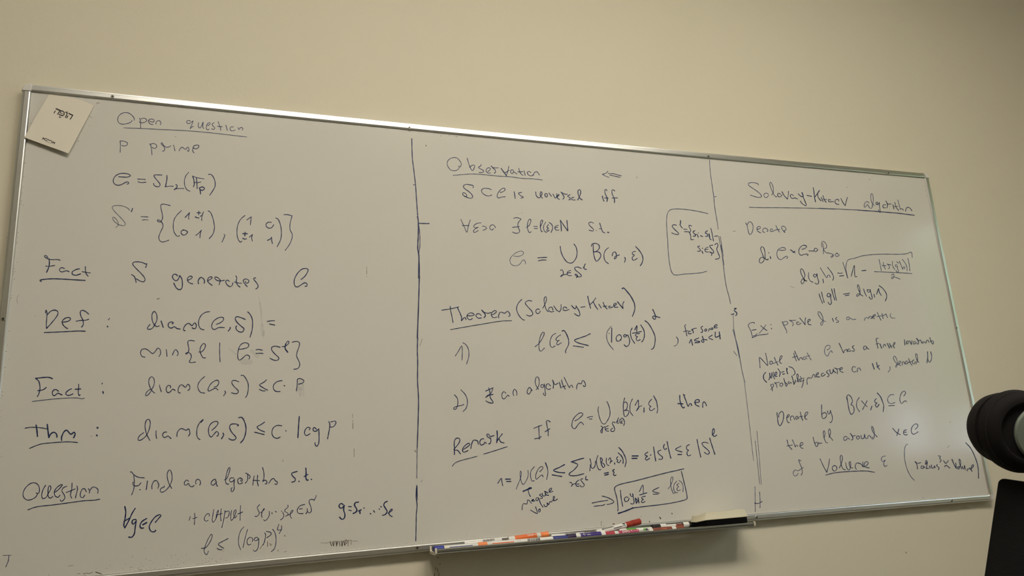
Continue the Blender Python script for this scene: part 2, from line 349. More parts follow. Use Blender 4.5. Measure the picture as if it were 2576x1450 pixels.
INK_A = '''
@Open question, underlined|270 260
2 435 275 437 245 400 195 350 160 290 150 225 170 180 215 168 262 182 310 225 335 290 335 350 320 392 298 398 278
2 520 240 535 270 538 340 540 408
2 545 255 580 240 620 250 638 275 615 305 570 315 530 315 518 295
2 672 282 715 302 755 297 757 270 725 255 685 260 662 285 675 315 705 340 742 343
2 785 335 795 300 825 280 855 290 868 320 860 350
2 1345 290 1320 278 1290 285 1285 310 1310 330 1345 320 1370 300 1388 287
2 1388 287 1370 345 1340 415 1355 400 1390 372
2 1480 315 1472 355 1480 390 1500 400 1525 370 1545 320 1553 300 1550 350 1545 385 1562 408
2 1625 365 1655 345 1668 320 1655 312 1625 330 1605 370 1605 410 1625 432 1650 418
2 1730 315 1698 340 1715 372 1742 400 1720 425 1690 413
2 1795 300 1815 350 1832 400 1838 440
2 1785 372 1860 382
2 1920 355 1945 440
2 2040 385 2010 380 1988 405 1995 435 2025 450 2070 432
2 2120 395 2130 430 2150 400 2175 392 2198 412 2185 435
1.7 268 398 500 405 900 425 1300 445 1700 480 2000 515 2258 545
@p prime|270 260
2 205 615 212 650 208 795
2 215 610 270 615 325 640 320 675 285 693 235 685
2 685 655 705 690 715 750 724 838
2 695 670 740 650 790 670 800 705 765 735 725 715
2 890 640 872 645 882 670 915 700 930 740 915 775 890 775
2 890 642 910 680 945 708 985 712 1030 690
2 1072 678 1085 720 1095 772
2 1160 772 1185 730 1215 710 1245 735 1270 745 1300 710 1315 715 1322 745 1318 780 1298 765
2.2 1392 722 1440 738 1480 710 1480 680 1440 678 1400 695 1385 740 1385 780 1405 802
@G = SL2(Fp)|270 420
2.4 185 158 240 162 320 165 375 145 350 120 280 105 200 110 130 150 97 210 105 260 150 295 205 295 260 270 310 245 345 250 345 270 325 280
2.3 492 197 555 200 615 205
2.3 500 243 560 255 625 248
2.6 885 132 820 130 760 132 755 150 800 210 845 265 855 295 830 322 790 318 755 295 750 270
3 965 140 965 200 942 322
2.1 940 325 1000 312 1068 314
3 1112 290 1130 300 1125 335 1085 370
2 1085 370 1130 352 1240 350
2.2 1318 90 1275 140 1250 220 1255 300 1290 370 1340 395
3 1385 152 1400 200 1410 260 1405 300 1395 322
2.2 1400 155 1450 175 1565 195
3 1442 180 1450 250 1455 350
2.2 1400 248 1460 255 1515 245
3.2 1490 340 1505 390 1510 440
3.2 1490 345 1540 325 1575 350 1545 380 1515 375
2.8 1640 125 1675 120 1720 170 1748 260 1740 330 1700 400 1660 458
@S prime = set of two matrices|270 420
1.5 360 705 345 680 270 640 160 625 90 640 80 670 130 735 210 815 275 890 292 930 270 952 225 948 180 935 120 890 85 835 95 815 130 830 165 880 178 930 165 960 135 982
2.4 410 672 390 728
1.9 548 805 600 808 660 812
1.9 568 862 610 855 662 862
2.3 1018 628 950 610 890 605 865 625 870 680 892 770 895 830 875 880 850 895 815 880 810 862 840 862 870 885 900 930 898 980 870 1040 835 1130 845 1190 890 1218 950 1205 995 1188
2.2 1202 708 1130 780 1085 850 1068 950 1080 1050 1120 1115 1150 1128 1168 1115
2.4 1260 822 1330 745
2.4 1333 742 1318 800 1320 850
2.8 1452 742 1510 748
2.8 1485 720 1480 775
2.8 1425 812 1460 825 1485 828
2.2 1505 800 1530 790 1558 730
2.2 1550 750 1530 820 1530 870
2.5 1635 715 1665 730 1700 800 1730 920 1735 1000 1710 1090 1650 1165
2.6 1235 1025 1200 1040 1195 1075 1230 1105 1265 1100 1300 1055 1265 1030 1225 1022
2.4 1435 1110 1475 1080 1525 1028
2.4 1522 1030 1505 1090 1500 1152
2.4 1890 1095 1905 1105 1885 1160 1858 1220
2.2 2230 788 2160 850 2115 940 2100 1060 2115 1160 2145 1212 2165 1218 2178 1205
2.4 2258 862 2332 810
2.4 2332 810 2325 870 2317 940
2.9 2195 1083 2268 1085
2.9 2232 1062 2228 1120
2.9 2195 1158 2225 1172 2255 1165
2.5 2300 1140 2350 1098
2.5 2350 1098 2338 1150 2350 1200
!420 480
2.5 1690 515 1645 510 1608 540 1612 580 1655 608 1700 595 1728 555
2.6 1628 805 1670 785 1695 755
2.6 1695 755 1698 810 1710 858
2.4 1765 443 1800 460 1838 550 1855 660 1845 780 1785 908
2.6 1895 388 1950 388 2028 408
2.2 2028 408 2010 470 1992 560 1998 640 2032 710 2020 790 1980 880 1915 968
@Fact, underlined: S generates G|0 600
2.2 775 315 750 280 725 278 720 292 755 320 800 340 860 345 930 342 975 355
3.2 795 330 800 400 790 470 755 550
2.2 740 450 800 452 888 438
2.4 1045 490 1010 475 970 490 965 520 1000 545 1050 530 1085 525 1118 540
2.6 1290 492 1230 505 1170 545 1175 580 1225 597 1305 575
2.6 1383 460 1385 520 1400 580 1428 612
2.2 1330 540 1400 550 1462 560
3 670 698 645 680 690 668 850 655 1050 662 1380 682
!320 640
2.6 300 215 318 165 320 150 300 160 250 135 160 122 100 132 90 165 140 225 215 300 275 370 290 415 270 445 220 438 150 400
2.8 70 328 115 360 135 410 145 455
2.8 815 350 790 325 750 330 732 365 755 410 795 430 830 400 850 345
3 850 345 885 400 895 480 885 550 850 575 800 550 755 470
2.6 985 420 1030 400 1055 375 1040 355 1005 360 975 400 985 440 1025 470 1060 478
2.8 1155 478 1150 430 1190 375 1235 395 1255 440 1245 470
2.6 1315 425 1360 400 1378 375 1355 365 1320 380 1302 425 1320 460 1375 502
2.4 1490 495 1500 460 1510 425 1470 380 1430 368 1418 385 1460 425 1510 430 1572 422
2.4 1655 440 1630 420 1600 430 1600 460 1630 505 1670 525 1700 505 1712 465
2.6 1760 352 1775 375 1768 440 1790 500 1825 530
2.2 1740 448 1790 465 1852 470
2.4 1945 525 1905 480 1880 430 1900 405 1945 405 1972 430 1955 465 1925 468 1915 440
2.6 2080 385 2055 385 2050 405 2085 450 2118 500 2115 540 2085 562
!560 640
2.7 1272 408 1330 360 1375 290 1385 250 1350 230 1290 240 1220 300 1170 390 1158 460 1175 515 1210 530 1265 500 1330 462 1368 480 1365 515 1338 520
@Def, underlined: diam(G,S) =|60 760
2.5 352 178 358 130 375 170 372 260 365 350 368 430
2.5 385 205 430 155 500 130 548 155 550 200 510 265 440 350 368 430
2.5 620 325 690 320 745 295 755 265 715 250 660 270 620 320 640 375 680 415 710 430
2.8 1048 195 1000 155 945 135 915 160 925 230 955 290 965 350 955 385 935 408
2.5 848 312 920 300 1010 295 1050 280
2.4 1388 268 1370 290
3.8 1355 396 1358 400
2.6 328 495 500 490 750 478 900 470 995 475
!330 770
2.5 305 300 270 345 262 370 300 380 345 360 385 300 418 220 410 130 375 88 340 130 338 210 355 270 385 315 420 335 452 322
3 485 245 520 348
2.6 662 290 685 275 650 258 608 280 600 320 625 355 665 355 700 335 740 365 795 375
2.6 875 402 850 395 855 350 890 300 935 282 985 318 1030 275 1055 310 1045 360 1015 370 990 355
2.4 1270 92 1200 105 1130 160 1095 240 1095 310 1125 370 1180 388
2.5 1380 298 1440 275 1490 235 1495 195 1455 182 1390 205 1330 255 1305 320 1318 370 1355 382 1420 350 1510 352
3 1605 350 1600 375 1572 408
2.8 1845 218 1780 190 1710 175 1685 205 1720 270 1790 335 1828 370 1810 415 1765 425 1710 390 1695 345 1712 325
2.7 1890 98 1930 140 1960 210 1968 300 1955 410 1925 508
2.4 2205 252 2260 242 2322 240
2.4 2240 292 2325 310
@min{l | G = S to the l}|330 770
2.2 225 830 180 820 152 770 170 710 225 695 280 720 345 772 380 750 430 685 470 710 475 780 450 820
2.4 570 708 575 760 580 820
2.4 668 798 690 745 720 708 755 745 760 785 745 805
2.5 1025 570 960 560 920 575 922 630 935 690 930 735 905 775 885 785 885 768 925 757 960 775 975 820 955 880 940 910 970 920 1040 912
2.4 1095 745 1135 748 1190 690 1203 630 1175 608 1135 650 1115 710 1130 780 1165 840 1203 842
2.3 1435 600 1432 700 1435 820 1442 908
2.4 1745 705 1820 695 1890 670 1905 625 1860 597 1800 610 1755 660 1728 760 1730 850 1755 880 1800 850 1870 795 1915 815 1920 840 1908 860
2.3 2022 712 2065 705 2125 718
2.3 2022 772 2080 768 2138 772
2.5 2412 670 2340 652 2280 670 2275 710 2330 780 2392 840 2385 870 2340 885 2290 870 2250 848
!500 860
2.4 1350 80 1400 75 1455 30 1460 0 1440 -8 1408 40
3.8 1408 40 1400 110 1440 170
2.5 1515 8 1590 -5 1632 20 1625 80 1600 150 1585 230 1610 290 1635 350 1628 410 1590 440 1540 448
@Fact, underlined: diam(G,S) at most c p|40 930
3.2 592 150 540 128 460 128 320 145
2.8 325 148 370 190 388 260 388 330 370 400 348 438
2.5 355 342 420 335 465 315 490 290
2.8 690 352 650 325 605 340 590 385 610 425 640 415 680 385 715 398 748 412
2.8 900 312 840 345 808 390 835 420 880 415 925 395
2.7 1018 240 1015 320 1010 380 1025 422 1042 412
2.5 960 320 1050 315
2.6 1400 220 1395 235
3.5 1410 360 1415 385
1.9 265 518 400 502 600 480 850 463 1000 462 1080 475 1112 462
2.2 2185 315 2125 360 2100 415 2115 428 2165 385 2210 310 2242 230 2235 145 2195 118 2158 160 2155 230 2185 310 2215 355 2250 382
!330 770
2 458 1280 462 1283
2.2 458 1295 490 1390
2.4 635 1328 640 1300 605 1288 572 1325 572 1380 600 1408 640 1385 675 1348 712 1370
2.3 795 1412 765 1400 765 1340 795 1285 830 1280 880 1320 915 1270 948 1295 950 1345 920 1370
2.1 1192 1145 1130 1200 1085 1270 1085 1340 1125 1400 1190 1412
!500 860
2.4 248 735 290 725 322 680 320 635 290 625 220 660 165 730 150 790 165 802 230 770 280 755 310 785
2.4 422 800 435 825 402 880
2.4 650 650 590 630 545 635 535 670 580 735 640 795 630 835 580 842 530 828
2.4 685 550 720 545 765 600 800 680 802 770 785 860 760 905
2.4 1098 618 1050 660 985 700 1040 745 1115 785
2.4 982 772 1040 798 1078 795
2.4 1350 630 1270 648 1215 700 1210 760 1250 805 1318 808
3.2 1386 714 1390 716
2.3 1598 615 1595 700 1583 795
2.3 1605 605 1645 598 1702 630 1690 665 1615 690
@Thm, underlined: diam(G,S) at most c log p|40 930
2.3 150 952 230 938 400 945 500 962
4.2 328 905 340 980 350 1082
4.2 508 892 518 980 535 1105
3.6 535 1105 570 1040 620 1018 660 1050 665 1098
3.8 742 1150 740 1100 780 1010 825 985 890 1050 945 1015 960 1050 935 1108
5 1320 945 1325 945
5 1311 1066 1313 1070
2.3 220 1280 300 1245 420 1205 560 1190 850 1172 998 1185
!330 1000
2.5 202 575 140 620 110 675 125 700 180 680 245 620 295 510 310 410 290 360 250 370 225 450 235 540 260 620 305 700
2.6 405 545 402 600 412 668
2.5 575 562 540 565 510 600 520 640 550 652 595 628 645 668
2.5 742 638 745 580 785 520 830 508 890 535 930 510 950 560 950 600 925 628
2.4 1130 410 1170 360 1110 410 1070 500 1062 590 1080 660 1115 685
2.5 1305 538 1370 480 1410 420 1390 392 1330 400 1275 450 1252 530 1265 610 1295 645 1340 600 1385 555 1415 580 1410 615 1388 632
3.2 1490 585 1500 610 1465 672
2.8 1722 465 1742 452 1690 432 1620 438 1595 480 1625 560 1700 655 1670 690 1620 690 1582 668
3.2 1742 330 1790 325 1830 380 1860 490 1850 600 1815 690 1772 738
2.6 2162 402 2100 445 2040 480 2080 525 2162 562
2.6 2002 566 2080 585 2155 605
2.6 2442 462 2360 458 2300 500 2280 580 2305 640 2360 665 2415 645
3.2 2506 543 2510 546
!600 1000
3.4 985 312 975 450 962 655
2.6 1145 530 1162 500 1120 488 1080 530 1070 590 1100 622 1160 590
2.8 1265 520 1230 490 1205 520 1225 550 1265 545 1300 512
2.8 1300 512 1305 600 1300 740 1270 795 1240 765 1240 735
2.7 1462 395 1480 430 1472 520 1443 672
2.5 1495 400 1570 388 1578 420 1540 475 1485 485
@Question, underlined: Find an algorithm s.t.|40 1130
2.4 325 715 365 720 382 670 365 590 310 550 240 560 160 625 118 710 125 780 175 825 245 822 320 780 355 720
2.5 480 592 440 660 418 750 435 805 490 785 525 720 565 650 560 600 535 605 520 680 525 770 555 798 600 770
2.6 640 700 700 650 755 580 735 578 670 620 625 690 635 760 680 785 715 750
2.4 825 605 770 630 745 680 780 740 795 790 770 830 735 852 718 825
2.4 910 552 905 650 885 750 905 795
2.4 815 705 860 690 960 648
2.4 990 600 998 650 965 795
2.4 1140 695 1120 650 1080 650 1045 720 1050 780 1085 790 1115 750
2.4 1175 645 1195 680 1190 715
2.4 1195 680 1240 622 1290 625 1330 660 1325 720
2.4 195 988 330 940 600 908 900 868 1100 840 1260 832 1360 815
2.3 1855 375 1870 370 1920 425 1990 460 2080 468
2.3 1910 435 1918 520 1915 620 1895 700 1875 745
2.3 1900 540 1900 585 1940 600 1990 590 2025 550
3 2008 660 2012 662
2.3 2132 520 2112 660
2.3 2205 650 2205 590 2240 520 2280 515 2310 560 2315 600 2300 640
2.2 2405 600 2400 620 2350 640 2340 690 2370 702 2430 670 2495 590 2530 490 2520 380 2490 338 2455 390 2455 470 2480 560 2525 640
!420 1150
2.3 350 395 320 375 285 410 285 450 310 460 350 430 370 470 405 485 440 465
2.3 470 440 465 400 490 365 530 375 545 430 530 458
2.4 790 395 790 365 765 365 725 400 715 440 745 460 790 425 805 400
2.4 800 410 805 455 820 475
2.2 930 375 970 350 1015 230 1020 170 995 190 960 300 950 400 970 440 1000 438
2.3 1085 345 1040 340 1015 370 1025 405 1060 400 1095 365
2.3 1095 365 1085 440 1090 520 1055 568 1040 550 1045 510 1055 500
2.3 1195 380 1210 400 1225 375 1190 340 1150 365 1150 410 1175 440 1225 420
2.3 1275 265 1300 270 1310 330 1300 390 1270 425
2.3 1290 265 1345 310 1345 335 1330 355
2.3 1412 310 1390 460
2.3 1470 300 1465 400 1480 470
2.2 1395 380 1500 385
2.4 1550 175 1570 250 1570 350 1550 400 1590 375 1620 400 1610 440 1590 435
2.4 1650 430 1690 370 1730 350 1755 385 1790 410 1780 445 1750 440
2.9 2110 235 2020 270 2045 320 2080 355 2070 395 2025 410
4.2 2138 398 2142 398
3.8 2250 185 2255 260 2250 330 2265 375 2285 375
3 2220 320 2285 285
4.2 2338 365 2342 366
@for all g in G, it outputs s1, ..., sl in S, g = s1 ... sl|40 1130
3.8 1765 935 1780 1020 1765 1150 1748 1240 1765 1280
3.6 1765 1280 1830 1160 1880 1050 1932 965
3.6 1750 1175 1835 1125
3.6 1945 1145 1900 1150 1880 1190 1900 1220 1950 1170
3.6 1950 1165 1935 1260 1920 1370 1880 1430 1830 1430
3.6 2118 1128 2040 1180 2010 1250 2035 1285 2070 1280
3.6 2055 1230 2118 1195
3.3 2260 1190 2310 1130 2350 1080 2330 1065 2260 1100 2190 1190 2160 1270 2190 1335 2240 1345 2265 1320
!460 1225
2 115 485 118 500 98 548
2 190 430 195 500 185 615
2 165 520 230 498
2 425 480 430 445 395 440 355 490 350 540 380 562 410 545
2 500 370 490 440 475 540 490 578 530 530 570 430 575 380 550 430 540 500
2 540 460 640 435
2 622 360 610 480 620 555
2 685 390 665 520 632 665
2 690 410 745 395 750 440 725 500 690 510
2 790 385 775 470 785 550 820 510 855 430 860 375 830 400 825 470 840 510 875 470
2 935 310 930 430 928 545
2 890 445 970 410
2 1245 292 1205 340 1225 390 1240 430 1205 480 1170 482
2 1262 420 1300 390 1325 355 1310 360 1285 410 1275 460 1285 500
2 1400 400 1400 460 1370 520 1325 555 1310 535
2.2 1445 420 1445 440
2.2 1500 400 1515 412
2.4 1600 395 1604 402
2 1620 420 1635 460 1620 510 1580 540
2 1700 300 1705 330 1660 370 1650 400 1700 430 1700 460 1660 480
2 1705 460 1760 430 1785 385 1765 385 1740 440 1745 490 1765 512
2.1 1975 288 1900 310 1855 370 1865 425 1910 438 1950 435
2 1885 362 1935 358
2.1 2130 225 2100 205 2060 212 2045 250 2075 330 2080 400 2050 425 2020 400 2015 355
2.1 2020 400 1995 440
2.1 2160 142 2155 170 2130 215
!700 1225
3.5 1050 290 1020 272 985 305 1000 345 1035 345 1070 305
3.5 1070 305 1060 380 1080 450 1070 510 1030 530 995 495
2.8 1138 322 1185 325
2.8 1145 380 1185 390
3.8 1298 250 1250 260 1235 300 1270 360 1270 400 1215 435
3.4 1300 395 1345 375
3.4 1320 385 1325 435
3.6 1388 345 1392 347
3.8 1493 440 1497 440
3.2 1545 390 1562 415
3.6 1634 362 1638 364
3.8 1662 325 1668 328
3.4 1765 238 1725 260 1710 300 1750 370 1765 400 1735 450 1690 465
2.9 1780 430 1840 390 1845 365 1825 370 1795 420 1805 460 1845 485
@l at most (log p) to the 4|460 1225
2 300 998 360 995 420 930 470 830 475 780 460 770 420 830 375 930 345 1030 360 1085 390 1100 415 1045
2 730 842 640 890 575 930 610 965 665 1000
2 555 998 590 1020 635 1020
1.9 990 652 940 710 905 820 905 940 940 1025
1.9 1048 695 1010 830 975 990
2 1125 890 1135 850 1095 820 1050 850 1040 910 1065 945 1105 930
2.1 1230 845 1195 820 1155 850 1165 875 1200 870 1232 850
2 1232 850 1225 950 1205 1020 1165 1050 1140 1025
2.1 1330 750 1340 790 1325 880 1303 945
2.1 1350 725 1420 740 1430 775 1360 828
2 1455 692 1490 740 1510 830 1505 930 1480 1010 1432 1055
2 1555 610 1535 700 1600 700
2 1600 630 1595 700 1558 762
'''
